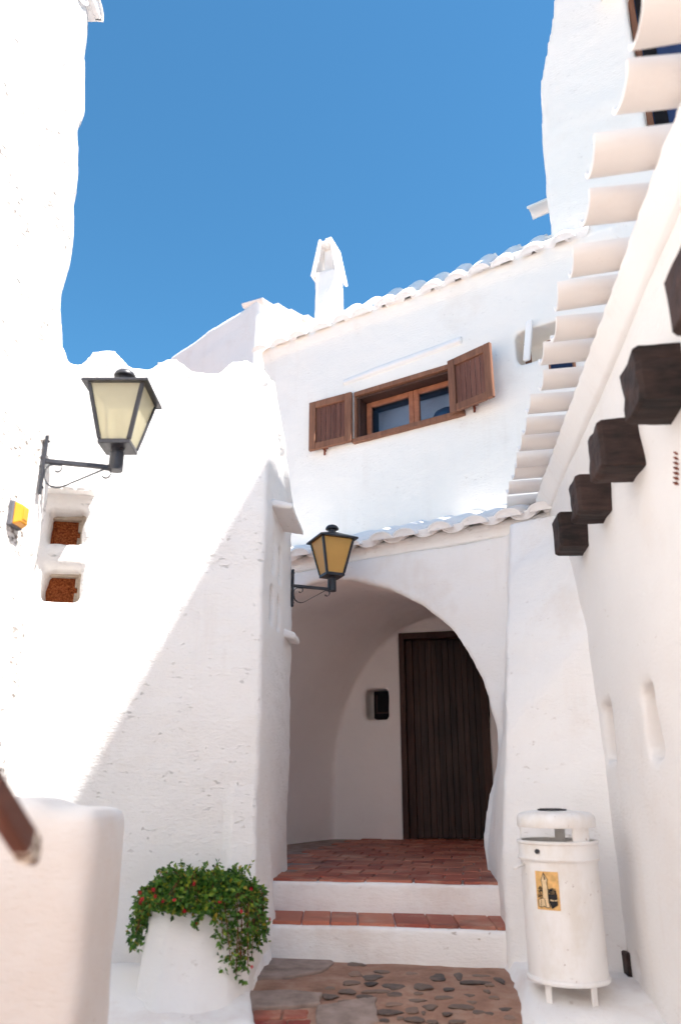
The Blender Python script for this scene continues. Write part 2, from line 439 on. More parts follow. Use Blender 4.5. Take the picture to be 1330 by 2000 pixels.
def tile_at(p, down, right, parent, me=TILE_ME, flip=False, jit=.012, name='roof_tile'):
    down = Vector(down).normalized(); right = Vector(right).normalized()
    up = right.cross(down).normalized()
    if flip: up = -up; right = -right
    M = Matrix((( right.x,down.x,up.x,0),(right.y,down.y,up.y,0),(right.z,down.z,up.z,0),(0,0,0,1)))
    J = Matrix.Rotation(random.uniform(-jit,jit)*3,4,'Z') @ Matrix.Rotation(random.uniform(-jit,jit)*2,4,'Y')
    p = Vector(p)+Vector((random.uniform(-jit,jit)*.5,random.uniform(-jit,jit)*.5,random.uniform(-jit,jit)*.5))
    return place(name, me, None, parent, Matrix.Translation(p) @ M @ J)

# ================================================================== GROUND
def gz(y):
    if y >= 4.05: return 0.0
    if y > 0: return -.74*((4.05-y)/4.05)**1.25
    if y > -5: return -.74 + .10*y
    return -1.24
def build_ground():
    ys = [-300,-60,-20,-8,-5,-3,-1.5]+[i*.09 for i in range(0,60)]+[6,8,12,20,60,300]
    xs = [-300,-60,-15,-5,-2.5]+[-1.4+i*.08 for i in range(0,36)]+[2.5,5,15,60,300]
    V=[]; 
    for y in ys:
        for x in xs:
            V.append((x,y,gz(y)))
    V = np.array(V); near = (abs(V[:,0])<2)&(V[:,1]>1)&(V[:,1]<5)
    V[:,2] += near*(.006*vnoise(V*[7,7,0],3)+.004*vnoise(V*[17,17,0],4))
    nx=len(xs); F=[(j*nx+i,j*nx+i+1,(j+1)*nx+i+1,(j+1)*nx+i) for j in range(len(ys)-1) for i in range(nx-1)]
    mb=MB().add(V.tolist(),F); o = mb.obj('ground', GROUND, smooth=True)
    tag(o, 'reddish brown mortar alley floor in front of the steps', None, None, 'structure'); return o
ground = build_ground()
def ong(px, py):
    z = 0
    for _ in range(12):
        h = onz(px,py,z); z = gz(h.y)
    return h
def stone_mesh(k):
    rnd = random.Random(k); bm = bmesh.new(); bmesh.ops.create_icosphere(bm, subdivisions=2, radius=1)
    for v in bm.verts:
        a = math.atan2(v.co.y,v.co.x); w_ = 1+.14*math.sin(2*a+k)+.16*math.sin(3*a+2*k)+.09*math.sin(5*a+k)+.07*rnd.uniform(-1,1)
        v.co.x*=w_; v.co.y*=w_
        v.co.z = (abs(v.co.z)**.4)*(1 if v.co.z>0 else -1)
    for f in bm.faces: f.smooth=True
    me = bpy.data.meshes.new('cobble'); bm.to_mesh(me); bm.free(); me.materials.append(STONE); return me
COBS=[stone_mesh(k) for k in range(6)]
zs = [(565,137,80,25),(470,160,70,28),(455,200,70,30),(665,178,100,32),(790,178,95,32),(860,137,75,28),(952,132,35,32),(1020,158,125,18),
 (585,200,115,16),(535,224,70,26),(375,222,75,28),(378,186,50,12),(760,240,80,18),(880,228,75,20),(965,268,100,32),(1080,200,25,20),
 (640,292,120,30),(745,282,65,42),(825,270,60,32),(660,258,70,26),(755,325,80,34),(835,337,50,20),(490,80,90,14),(490,122,66,20),
 (560,165,55,18),(905,190,45,18),(1110,228,40,10),(1000,220,50,16),(1040,293,60,14),(1180,318,60,26),(1160,280,60,16),(940,335,70,18),
 (620,330,40,18),(1135,150,35,26),(1050,132,90,10),(670,214,80,22),(795,297,18,14),(770,210,40,12),(1090,170,36,12),(610,112,70,12),(740,120,60,12),
 (450,246,80,8),(900,300,40,14),(690,320,30,16),(1090,300,36,16),(1010,250,44,12)]
for i,(zx,zy,zw,zh) in enumerate(zs):
    px,py = 480+zx/2.293, 1850+zy/2.293
    c = ong(px,py); l = ong(px-zw/4.586,py); n_ = ong(px,py+zh/4.586)
    sx = (c-l).length; sy = max(.02,(c-n_).length)
    M = Matrix.Translation((c.x,c.y,c.z+.0005)) @ Matrix.Rotation(random.uniform(-.2,.2),4,'Z') @ Matrix.Diagonal((sx*1.05,sy*1.05,.005+.002*random.random(),1))
    place('cobble', COBS[i%6], None, ground, M)
rc = random.Random(3)
for i in range(46):
    x = rc.uniform(-.25,.85); y = rc.uniform(2.3,3.36)
    s = rc.uniform(.035,.065)
    place('cobble', COBS[i%6], None, ground, Matrix.Translation((x,y,gz(y)+.004)) @ Matrix.Rotation(rc.uniform(0,3),4,'Z') @ Matrix.Diagonal((s,s*rc.uniform(.6,1),.014,1)))
def slab(name, pxs, th, mat, jit=0, up=.0):
    pts=[]
    rr=random.Random(len(pxs)*7+int(pxs[0][0]))
    for i in range(len(pxs)):
        a=ong(*pxs[i]); b=ong(*pxs[(i+1)%len(pxs)])
        for k in range(5):
            q=a.lerp(b,k/5); pts.append((q.x+rr.uniform(-jit,jit), q.y+rr.uniform(-jit,jit)))
    ar=sum(pts[i][0]*pts[(i+1)%len(pts)][1]-pts[(i+1)%len(pts)][0]*pts[i][1] for i in range(len(pts)))
    if ar<0: pts=pts[::-1]
    zb=[gz(p[1]) for p in pts]
    return MB().prism(pts,[z-.05 for z in zb],[z+th for z in zb]).obj(name, mat, ground, bevel=.004)
slab('concrete_patch', [(470,1862),(625,1870),(655,1884),(628,1900),(560,1912),(490,1914)], .011, CONC, .006)
slab('concrete_patch', [(485,1943),(545,1940),(628,1946),(624,1966),(560,1972),(488,1974)], .016, CONC, .006)
slab('concrete_patch', [(618,1966),(735,1950),(738,1995),(690,2020),(618,2020)], .008, CONC, .008)
slab('brick', [(495,1978),(550,1976),(548,1992),(495,1994)], .009, BRICK, .003)
slab('brick', [(554,1976),(602,1975),(600,1991),(552,1992)], .008, BRICK, .003)
slab('brick', [(495,1998),(560,1996),(558,2016),(495,2018)], .009, BRICK, .003)
slab('brick', [(564,1996),(608,1995),(606,2014),(562,2016)], .007, BRICK, .003)

# white painted apron along the right house
ap = [ong(*q) for q in [(984,1900),(992,1925),(998,1950),(1006,1975),(1014,2005),(1030,2060)]]
def build_apron():
    ys=[2.0+.05*i for i in range(53)]; nx=14; V=[]
    ed=sorted([(p.y,p.x) for p in ap])
    for y in ys:
        xl=np.interp(y,[e[0] for e in ed],[e[1] for e in ed]); xl+=.030*vnoise(np.array([[y*5.3,.5,.5]]),3)[0]+.014*vnoise(np.array([[y*17.,.5,.5]]),4)[0]
        xr=.8555+.11*y+.12
        for i in range(nx):
            x=xl+(xr-xl)*i/(nx-1); V.append((x,y,gz(y)+(.056 if i>0 else -.03)))
    V=np.array(V); top=V[:,2]>-9
    V[:,2]+=.010*vnoise(V*[6,6,0],5)+.006*vnoise(V*[15,15,0],6)
    F=[(j*nx+i,j*nx+i+1,(j+1)*nx+i+1,(j+1)*nx+i) for j in range(len(ys)-1) for i in range(nx-1)]
    return MB().add(V.tolist(),F).obj('painted_apron', DIRTY, smooth=True)
apron = build_apron()
tag(apron, 'scuffed white painted ground strip under the litter bin', None, None, 'structure')

def build_foot():
    ep=[ong(*q) for q in [(538,1862),(534,1869),(520,1890),(508,1910),(500,1930),(494,1946),(492,1965),(497,2000),(500,2060)]]
    ed=sorted([(p.y,p.x) for p in ep]); ys=[2.6+.04*i for i in range(48)]; nx=18; V=[]
    for y in ys:
        xr=np.interp(y,[e[0] for e in ed],[e[1] for e in ed])+.020*vnoise(np.array([[y*6.1,.5,.5]]),7)[0]+.012*vnoise(np.array([[y*19.,.5,.5]]),8)[0]
        for i in range(nx):
            f=i/(nx-1); x=xr-1.9*f*f; V.append((x,y,gz(y)+(-.03 if i==0 else .035+.02*min(1,i/3))))
    V=np.array(V); V[:,2]+=.010*vnoise(V*[6,6,0],15)+.006*vnoise(V*[15,15,0],16)
    F=[(j*nx+i,(j+1)*nx+i,(j+1)*nx+i+1,j*nx+i+1)[::-1] for j in range(len(ys)-1) for i in range(nx-1)]
    return MB().add(V.tolist(),F).obj('painted_kerb', DIRTY, smooth=True)
tag(build_foot(), 'white painted raised edge between the cobbles and the planter', None, None, 'structure')

# ================================================================== LEFT HOUSE
lh = thing('left_house', (-1.6,2.6,-.6), 'sunlit white house wall rising at the left edge, carrying the nearer lantern', 'house')
lx = lambda y: L0.x+.11*(y-L0.y)
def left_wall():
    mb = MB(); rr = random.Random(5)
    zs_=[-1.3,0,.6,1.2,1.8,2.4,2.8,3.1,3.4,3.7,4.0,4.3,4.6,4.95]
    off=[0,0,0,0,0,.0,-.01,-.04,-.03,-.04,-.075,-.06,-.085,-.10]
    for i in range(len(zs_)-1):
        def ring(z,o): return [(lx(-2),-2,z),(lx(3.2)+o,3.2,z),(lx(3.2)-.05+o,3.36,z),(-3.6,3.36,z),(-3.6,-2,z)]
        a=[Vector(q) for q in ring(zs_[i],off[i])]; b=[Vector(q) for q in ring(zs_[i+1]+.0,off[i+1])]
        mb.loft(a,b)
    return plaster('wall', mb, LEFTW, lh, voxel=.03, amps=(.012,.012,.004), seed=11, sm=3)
left_wall()
bounce_mb=MB().prism([(lx(-.6)-.02,-.6),(-3.6,-.6),(-3.6,-6.0),(.5,-6.0),(.45,-5.0)],-1.6,5.2)  # unseen mass behind the camera, added to bounce sun onto the shaded walls
plaster('added_bounce_wing', bounce_mb, WHITE_SUN, lh, voxel=.08, amps=(.012,.01,0), seed=12, sm=2)
for k in range(14):
    y = 3.24-.245*k
    tile_at((lx(y)-.47,y,5.03), (LN.x,LN.y,-.22), (-LD.x,-LD.y,0), lh, TILE_ME)
    tile_at((lx(y-.12)-.49,y-.12,4.99), (LN.x,LN.y,-.22), (-LD.x,-LD.y,0), lh, TILE_ME, flip=True)
MB().prism([(lx(-2)-.1,-2),(lx(3.3)-.1,3.3),(-3.6,3.3),(-3.6,-2)],4.94,[5.02,5.02,5.7,5.7]).obj('roof', TILEW, lh)

# ================================================================== LOW HOUSE (behind the nearer lantern)
low = thing('low_house', (-1.3,4.9,0), 'white low house with two boarded square windows and a bumpy tiled crest', 'house')
def low_house():
    mb=MB()
    a0=(A0.x,A0.y); a1=(-.345,5.47); a2=(-.9,5.52); a3=(-3.0,5.5); a4=(A0.x-2.4,A0.y-2.4*.194)
    mb.prism([a4,a0,a1,a2,a3],-.5,[3.17,3.24,2.66,2.5,3.1])
    # flared foot of the corner
    mb.hexa([(-.60,4.10,-.4),(-.375,4.13,-.4),(-.30,4.66,-.4),(-.5,4.7,-.4),(-.55,4.28,.95),(-.44,4.31,.95),(-.41,4.6,.95),(-.5,4.7,.95)])
    # plastered-over cover tiles along the crest
    for s,zt,r in ((-1.62,3.28,.09),(-1.33,3.285,.125),(-.98,3.255,.125),(-.60,3.225,.13),(-.16,3.24,.155)):
        c=A0+A_DIR*s; A=[]; B=[]
        for k in range(9):
            an=math.pi*k/8
            q=c+A_DIR*(r*math.cos(an))+A_N*.012; A.append(Vector((q.x,q.y,zt-.06+r*.95*math.sin(an))))
            q2=q-A_N*.7; B.append(Vector((q2.x,q2.y,zt-.18+r*.9*math.sin(an))))
        mb.loft(A,B)
    # rolled shoulder running back along the side
    pts=[(-.50,4.36,3.20),(-.475,4.6,3.06),(-.45,4.9,2.90),(-.425,5.2,2.75),(-.40,5.45,2.62)]
    mb.tube(pts,[.10,.10,.095,.09,.085],10)
    # hood over the upper window and small plaster hoods on the side
    cuts=[]
    def wcut(x0,x1,y0,y1,d=.30):
        s0,z1=on_a(x0,y0); s1,z0=on_a(x1,y1); s0-=.012; s1+=.012; z0-=.012; z1+=.014
        cuts.append(MB().fbox(FA,s0,s1,z0,z1,-d,.2)); return s0,s1,z0,z1
    w1=wcut(95,160,993,1066); w2=wcut(86,154,1107,1175)
    SD=(Vector(a1)-Vector(a0)).normalized(); SD=Vector((SD.x,SD.y,0)); SN=Vector((SD.y,-SD.x,0))
    FS=(A0,SD,ZV,SN)
    for u0,u1 in ((.28,.40),(.55,.66)):
        for v0,v1 in ((2.07,2.30),(1.76,1.97)):
            cuts.append(MB().fbox(FS,u0,u1,v0,v1,-.22,.2))
    plaster('wall', mb, WHITE_SUN, low, cuts, voxel=.022, amps=(.016,.009,.005), seed=21, sm=2)
    return w1,w2,FS
w1,w2,FS = low_house()
def boarded(w, top):
    s0,s1,z0,z1=w; s0-=.02; z0-=.02; s1+=.02; z1+=.02
    f = MB(); d=-.15
    f.fbox(FA,s0,s0+.018,z0,z1,d-.03,d); f.fbox(FA,s1-.062,s1,z0,z1,d-.03,d+.03)
    f.fbox(FA,s0+.018,s1-.062,z1-.05,z1,d-.03,d+.015); f.fbox(FA,s0+.018,s1-.062,z0,z0+.03,d-.03,d)
    win = f.obj('window', OLDW, low, bevel=.003)
    MB().fbox(FA,s1-.082,s1-.064,z0+.03,z0+.45*(z1-z0),d-.035,d-.008).obj('stop_bead', OLDW, win, bevel=.002)
    MB().fbox(FA,s1-.082,s1-.064,z0+.58*(z1-z0),z1-.05,d-.035,d-.008).obj('stop_bead', OLDW, win, bevel=.002)
    MB().fbox(FA,s0+.01,s1-.05,z0+.01,z1-.03,d-.06,d-.045).obj('board', FIBRE, win)
boarded(w1,True); boarded(w2,False)
# tilted plaster hood above the upper window
hs0,hz=on_a(60,972); hs1,_=on_a(186,972)
hood=MB().hexa([FA[0]+A_DIR*hs0+A_N*.17+ZV*(hz-.0), FA[0]+A_DIR*hs1+A_N*.17+ZV*hz, FA[0]+A_DIR*(hs1+.0)-A_N*.05+ZV*(hz+.04), FA[0]+A_DIR*hs0-A_N*.05+ZV*(hz+.04),
   FA[0]+A_DIR*hs0+A_N*.17+ZV*(hz+.035), FA[0]+A_DIR*hs1+A_N*.17+ZV*(hz+.035), FA[0]+A_DIR*(hs1+.02)-A_N*.05+ZV*(hz+.12), FA[0]+A_DIR*hs0-A_N*.05+ZV*(hz+.12)])
plaster('window_hood', hood, WHITE_SUN, low, voxel=.012, amps=(.004,.004,.002), seed=22, sm=2)
def shood(u0,u1,z,pr,th,name,seed):
    o,u,v,n=FS; p=lambda a,b,c:o+u*a+v*b+n*c
    h=MB().hexa([p(u0,z-.03,pr),p(u1,z-.03,pr),p(u1,z,-.05),p(u0,z,-.05),p(u0,z-.03+th,pr),p(u1,z-.03+th,pr),p(u1,z+th*1.6,-.05),p(u0,z+th*1.6,-.05)])
    plaster(name,h,WHITE,low,voxel=.011,amps=(.003,.003,.0015),seed=seed,sm=2)
shood(.20,.74,2.46,.125,.03,'window_hood',23)
shood(.80,1.05,1.77,.075,.04,'window_sill',24)

# ================================================================== ARCHED HOUSE
ah = thing('arched_house', (.6,5.9,0), 'white two storey house with arched porch, shuttered window and tall tower end', 'house')
FLOOR=.338
# front arch outline on the porch plane, from the photo
arch_px=[(945,1725),(945,1640),(949,1590),(958,1550),(970,1500),(971,1450),(961,1390),(941,1330),(911,1275),(871,1225),(821,1181),(760,1150),(731,1141),(700,1134),(654,1131),(601,1141),(566,1160)]
fa=[on_p(*q) for q in arch_px]; fa[0]=(fa[1][0]-.0,.10)
sL,zL=fa[-1]
left=[(sL-.75*math.sin(a*math.pi/16)**1.0, .9+(zL-.9)*math.cos(a*math.pi/16)) for a in range(1,9)]+[(sL-.75,.10)]
front=fa+left
# back wall plane
BD=Vector((math.cos(math.radians(14)),-math.sin(math.radians(14)),0)); B0=Vector((-.075,8.25,0)); BN=Vector((BD.y,-BD.x,0)); BN=-BN if BN.y>0 else BN
def back_pt(t):  # t 0..1 right floor -> left floor
    hw,c=1.17,1.17
    L=[(2*c,.10),(2*c,.85)]
    L+=[(c+hw*math.cos(math.pi*k/40),.85+1.62*math.sin(math.pi*k/40)) for k in range(1,40)]
    L+=[(0,.85),(0,.10)]
    return L
back=back_pt(0)
def resample(pts,n):
    d=[0]
    for i in range(1,len(pts)): d.append(d[-1]+math.hypot(pts[i][0]-pts[i-1][0],pts[i][1]-pts[i-1][1]))
    out=[]
    for k in range(n):
        t=d[-1]*k/(n-1); i=0
        while i<len(d)-2 and d[i+1]<t: i+=1
        f=(t-d[i])/max(1e-9,d[i+1]-d[i]); out.append((pts[i][0]+(pts[i+1][0]-pts[i][0])*f,pts[i][1]+(pts[i+1][1]-pts[i][1])*f))
    return out
fr_=resample(front,61); bk_=resample(back,61)
F3=[PS(s,z,.0) for s,z in fr_]; B3=[B0+BD*s+ZV*z for s,z in bk_]
F3o=[a+(a-b).normalized()*.02+NO*.25 for a,b in zip(F3,B3)]
vault=MB()
n=len(F3)
def smoothstep(t): return t*t*(3-2*t)
rings=[F3o,F3]
for k in range(1,7):
    t=k/6; rings.append([a.lerp(b,t) for a,b in zip(F3,B3)])
vs=[p for r in rings for p in r]; fs=[tuple(range(n-1,-1,-1)),tuple((len(rings)-1)*n+i for i in range(n))]
for j in range(len(rings)-1):
    for i in range(n): fs.append((j*n+i,j*n+(i+1)%n,(j+1)*n+(i+1)%n,(j+1)*n+i))
vault.add(vs,fs)
por=MB()
pr_=P0+UX*.9; pl_=P0-UX*2.75
por.prism([(pl_.x,pl_.y),(pr_.x,pr_.y),(3.3,8.95),(-1.4,8.95)],-.35,[2.47,2.47,2.95,2.95])
# rounded pier between the steps and the right house
pier=[([(.80,4.24),(1.42,3.93),(1.75,5.6),(.94,5.6)],-.35),([(.81,4.27),(1.42,3.96),(1.75,5.6),(.95,5.6)],.4),
      ([(.88,4.40),(1.42,4.02),(1.75,5.6),(1.10,5.6)],1.1),([(.985,4.66),(1.44,4.08),(1.75,5.6),(1.2,5.6)],1.75),
      ([(1.07,4.84),(1.5,4.25),(1.75,5.6),(1.2,5.6)],2.15),([(1.14,5.0),(1.55,4.72),(1.75,5.6),(1.25,5.6)],2.50)]
V=[];Fc=[]
for r,z in pier: V+=[(x,y,z) for x,y in r]
Fc=[(3,2,1,0),tuple(len(V)-4+i for i in range(4))]
for j in range(len(pier)-1):
    for i in range(4): Fc.append((j*4+i,j*4+(i+1)%4,(j+1)*4+(i+1)%4,(j+1)*4+i))
por.add(V,Fc)
# little niche beside the door
def on_b(px,py): h=onpl(px,py,B0,BN); return ((h-B0).dot(BD),h.z)
FB=(B0,BD,ZV,BN)
ns0,nz1=on_b(712,1345); ns1,nz0=on_b(760,1406)
niche=MB().fbox(FB,ns0,ns1,nz0,nz1,-.26,.3)
ds0,dz1=on_b(779,1238); ds1,_=on_b(949,1330)
doorcut=MB().fbox(FB,ds0,ds1,FLOOR-.15,dz1,-.22,.3)
pw = plaster('porch_wall', por, WHITE, ah, [vault,niche,doorcut], voxel=.026, amps=(.014,.008,.0035), seed=31, sm=4)
pw.data.materials.append(VAULT_LIFT)
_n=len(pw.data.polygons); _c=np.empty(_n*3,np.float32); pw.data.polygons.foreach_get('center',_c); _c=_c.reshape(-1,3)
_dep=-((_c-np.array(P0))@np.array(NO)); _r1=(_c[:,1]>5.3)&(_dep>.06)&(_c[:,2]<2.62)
pw.data.polygons.foreach_set('material_index', _r1.astype(np.int32))  # faces behind the arch get the brightened whitewash
MB().fbox(FB,ns0+.075,ns1-.008,nz0+.02,nz1-.02,-.25,-.10).obj('niche_box', DARK, ah, bevel=.006)
nb=MB(); a_,b_=ns0+.10,ns1-.03
nb.fbox(FB,a_,b_,nz0+.07,nz0+.085,-.10,-.085); nb.fbox(FB,a_,a_+.012,nz0+.085,nz1-.06,-.10,-.09)
nb.obj('niche_frame', JAMB, ah)
# door
dfr=MB(); ft=.065
dfr.fbox(FB,ds0-.005,ds0+.05,FLOOR,dz1+.005,-.20,.012); dfr.fbox(FB,ds0+.0502,ds0+.12,FLOOR,dz1-.061,-.20,-.07); dfr.fbox(FB,ds1-ft,ds1+.005,FLOOR,dz1+.005,-.20,.012); dfr.fbox(FB,ds0+.0502,ds1-ft-.0002,dz1-.06,dz1+.005,-.20,.012)
door=dfr.obj('door', JAMB, ah, bevel=.004)
npk=11; cutp=[0]+[ (k+random.uniform(-.18,.18))/npk for k in range(1,npk)]+[1]
for k in range(npk):
    a=ds0+.12+(ds1-ds0-.12-ft)*cutp[k]; wpk=(ds1-ds0-.12-ft)*(cutp[k+1]-cutp[k]); dd=random.uniform(-.003,.003)
    MB().fbox(FB,a+.0012,a+wpk-.0012,FLOOR+.01,dz1-.062,-.15,-.105+dd).obj('plank', DOORW, door, bevel=.0025)

# upper facade with tower
tow_px=[(1073,437),(1069,400),(1064,330),(1056,250),(1052,170),(1062,110),(1075,50),(1081,0),(1084,-60)]
tow=[on_q(*q) for q in tow_px]
s_left,_=on_q(512,690)
EZ=(on_q(560,676)[1]+on_q(1040,500)[1])/2-.03
poly=[(s_left,2.45),(3.4,2.45),(3.4,8.9),(tow[-1][0],8.9)]+tow[::-1]+[(tow[0][0]-.02,EZ),(s_left,EZ)]
fac=MB()
fac.loft([QS(s,z) for s,z in poly],[QS(s,z,-.9) for s,z in poly])
# roof body behind the eave
sec=[(0.02,EZ-.05),(0.03,EZ+.045),(-.34,EZ+.40),(-2.2,EZ+.79),(-2.2,EZ-.05)]
fac.loft([QS(s_left,z,d) for d,z in sec],[QS(tow[0][0]+.5,z,d) for d,z in sec])
wu0,wv1=on_q(693,768); _,wv0=on_q(693,866); wu1,_=on_q(905,760)
WD=.16
cuts=[MB().fbox(FQ,wu0+.02,wu1-.02,wv0+.02,wv1-.02,-.42,.2)]
nu0,nv1=on_q(1004,652); nu1,nv0=on_q(1130,672)
nv0=on_q(1020,708)[1]
cuts.append(MB().fbox(FQ,nu0,nu1,nv0,nv1,-.30,.2))
lw0,lw1=on_q(1068,668)[0],on_q(1122,690)[0]; lv1=on_q(1070,668)[1]; lv0=on_q(1100,742)[1]
tw0,tw1=on_q(1245,150)[0],on_q(1420,100)[0]; tv1=on_q(1290,-60)[1]; tv0=on_q(1270,292)[1]
cuts.append(MB().fbox(FQ,tw0,tw1,tv0,tv1,-.34,.2))
plaster('facade_wall', fac, FACADEW, ah, cuts, voxel=.028, amps=(.016,.006,.0022), seed=51, sm=4)
# moulding over the shuttered window
m0=on_q(672,748); m1=on_q(902,664)
mo=MB(); a=QS(m0[0],m0[1]); b=QS(m1[0],m1[1])
mo.hexa([a+NO*.035-ZV*.02,b+NO*.035-ZV*.02,b-NO*.04-ZV*.05,a-NO*.04-ZV*.05,a+NO*.03+ZV*.02,b+NO*.03+ZV*.02,b-NO*.04+ZV*.06,a-NO*.04+ZV*.06])
plaster('moulding', mo, WHITE, ah, voxel=.011, amps=(.004,.004,.001), seed=53, sm=2)

# shuttered window
fw=.045
wf=MB()
wf.fbox(FQ,wu0,wu1,wv1-fw,wv1,-.10,.022); wf.fbox(FQ,wu0-.01,wu1+.005,wv0-.012,wv0+fw*.75,-.10,.04)
wf.fbox(FQ,wu0,wu0+.022,wv0+fw*.75,wv1-fw,-.10,.018); wf.fbox(FQ,wu1-.022,wu1,wv0+fw*.75,wv1-fw,-.10,.018)
win=wf.obj('window', SHUT, ah, bevel=.004)
jb=MB(); jb.fbox(FQ,wu0+.0225,wu0+.045,wv0+.035,wv1-.045,-.36,-.012); jb.fbox(FQ,wu1-.045,wu1-.0225,wv0+.035,wv1-.045,-.36,-.012)
jb.fbox(FQ,wu0+.046,wu1-.046,wv1-.068,wv1-.0455,-.36,-.012); jb.fbox(FQ,wu0+.046,wu1-.046,wv0+.034,wv0+.048,-.36,-.012)
jb.obj('window_lining', JAMB, win, bevel=.002)
iu0,iu1,iv0,iv1=wu0+.047,wu1-.047,wv0+.049,wv1-.069
half=(iu1-iu0)/2
for k in range(2):
    u0=iu0+k*half+.001; u1=u0+half-.002; fs_=.05; d0,d1=-.165,-.125
    sb=MB(); sb.fbox(FQ,u0,u0+fs_,iv0,iv1,d0,d1); sb.fbox(FQ,u1-fs_,u1,iv0,iv1,d0,d1)
    sb.fbox(FQ,u0+fs_,u1-fs_,iv1-fs_,iv1,d0,d1); sb.fbox(FQ,u0+fs_,u1-fs_,iv0,iv0+fs_*.9,d0,d1)
    sb.obj('sash', FRAMEW, win, bevel=.005)
    MB().fbox(FQ,u0+fs_-.004,u1-fs_+.004,iv0+fs_*.9-.004,iv1-fs_+.004,-.150,-.145).obj('pane', GLASS, win)
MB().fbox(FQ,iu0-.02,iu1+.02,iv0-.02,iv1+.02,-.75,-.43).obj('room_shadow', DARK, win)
bs=MB(); cc=QS(iu0+half*1.55,iv0-.02,-.26)
bs.lathe([(.02,.0),(.12,.02),(.15,.07),(.15,.10),(.12,.16),(.06,.20),(.02,.215)],cc,20)
bs.obj('vase', simple('blue_vase',(.02,.05,.10),.3,.5), win, smooth=True)

def shutter(fr, wdt, h, name='shutter', side=1):
    # hinge at u=0, extends along fr.u for wdt; front face towards fr.n
    th=.034; st=.07
    f=MB()
    f.fbox(fr,0,st,0,h,0,th); f.fbox(fr,wdt-st,wdt,0,h,0,th); f.fbox(fr,st,wdt-st,h-st,h,0,th*.98); f.fbox(fr,st,wdt-st,0,st,0,th*.98)
    o=f.obj(name, SHUT, ah, bevel=.005)
    k=6; pw=(wdt-2*st)/k
    for i in range(k):
        MB().fbox(fr,st+i*pw+.0015,st+(i+1)*pw-.0015,st-.004,h-st+.004,.004,.013+random.uniform(-.001,.001)).obj('plank', SHUTP, o, bevel=.003)
    return o
sh_h=wv1-wv0-.01
ls0=on_q(609,800,.03)[0]
lw_=wu0-ls0-.008
ang=math.radians(-3)
lu=(UX*math.cos(ang)+NO*math.sin(ang)*-1)
o_l=QS(wu0-.008,wv0+.005,.024)
# left leaf: folded back on the wall
ul=(-UX*math.cos(.05)+NO*math.sin(.05)); nl=(NO*math.cos(.05)+UX*math.sin(.05))
o_end=o_l+ul*lw_
shutter((o_end,-ul,ZV,nl),lw_,sh_h)
# right leaf: swung out from the wall
a_=math.radians(13); hu=on_q(884,760)[0]
ur=UX*math.cos(a_)+NO*math.sin(a_); nr=NO*math.cos(a_)-UX*math.sin(a_)
rtip=on_q(972,700,.06)[0]
shutter((QS(hu,wv0+.005,.045),ur,ZV,nr),(rtip-hu)/math.cos(a_)*.97,sh_h)
# rusty shutter catches
for q in ((637,881),(928,797)):
    s,z=on_q(*q); c=MB()
    c.fbox(FQ,s-.010,s+.010,z-.05,z+.03,.02,.028); c.fbox(FQ,s-.004,s+.004,z-.006,z+.004,-.03,.05); c.fbox(FQ,s,s+.045,z+.001,z+.009,.029,.036)
    c.obj('shutter_catch', RUST, ah, bevel=.002)

# right-hand niche: leaning white plank shutter, brown board, dark lower window
MB().fbox(FQ,nu0+.035,nu0+.085,nv0-.02,nv1-.05,-.14,-.11).obj('niche_board', SHUT, ah, bevel=.004)
a=QS(*on_q(1020,704)); b=QS(*on_q(1030,632))
hx=UX*.055
lp=MB().hexa([a+NO*.0,a+hx+NO*.0,a+hx-NO*.04,a-NO*.04,b+NO*.05,b+hx+NO*.05,b+hx+NO*.01,b+NO*.01])
lp.obj('white_plank', FRESH, ah, bevel=.008)
lwn=MB().fbox(FQ,lw0,lw1,lv0,lv1,.004,.03); lo_=lwn.obj('side_window', SHUT, ah, bevel=.004)
MB().fbox(FQ,lw0+.02,lw1-.02,lv0+.02,lv1-.012,.031,.036).obj('pane', simple('dark_blue_glass',(.012,.012,.035),.12,.6,0,.1,5,0), lo_)
# tower window
twf=MB(); 
for (a,b,c,d) in ((tw0,tw0+.05,tv0,tv1),(tw0+.42,tw0+.48,tv0,tv1),(tw1-.05,tw1,tv0,tv1),(tw0+.05,tw1-.05,tv0,tv0+.05)):
    twf.fbox(FQ,a,b,c,d,-.17,-.11-random.uniform(0,.002))
two=twf.obj('tower_window', SHUT, ah, bevel=.004)
MB().fbox(FQ,tw0+.03,tw1-.03,tv0+.03,tv1-.02,-.145,-.140).obj('pane', simple('blue_glass',(.03,.035,.09),.08,.7,0,.2,3,0), two)
MB().fbox(FQ,tw0+.06,tw0+.16,tv0+.02,tv1,-.135,-.115).obj('curtain', DARK, two)
# spout tiles
s,z=on_q(1075,352); tile_at(QS(s+.18,z-.03,-.25),(-UX*.98+NO*.1-ZV*.08),NO, ah, TILE_PAN, flip=True, name='water_spout')
s,z=on_q(1190,-12); tile_at(QS(s,z-.02,-.18),(NO-ZV*.12),UX, ah, TILE_PAN, flip=True, name='water_spout')

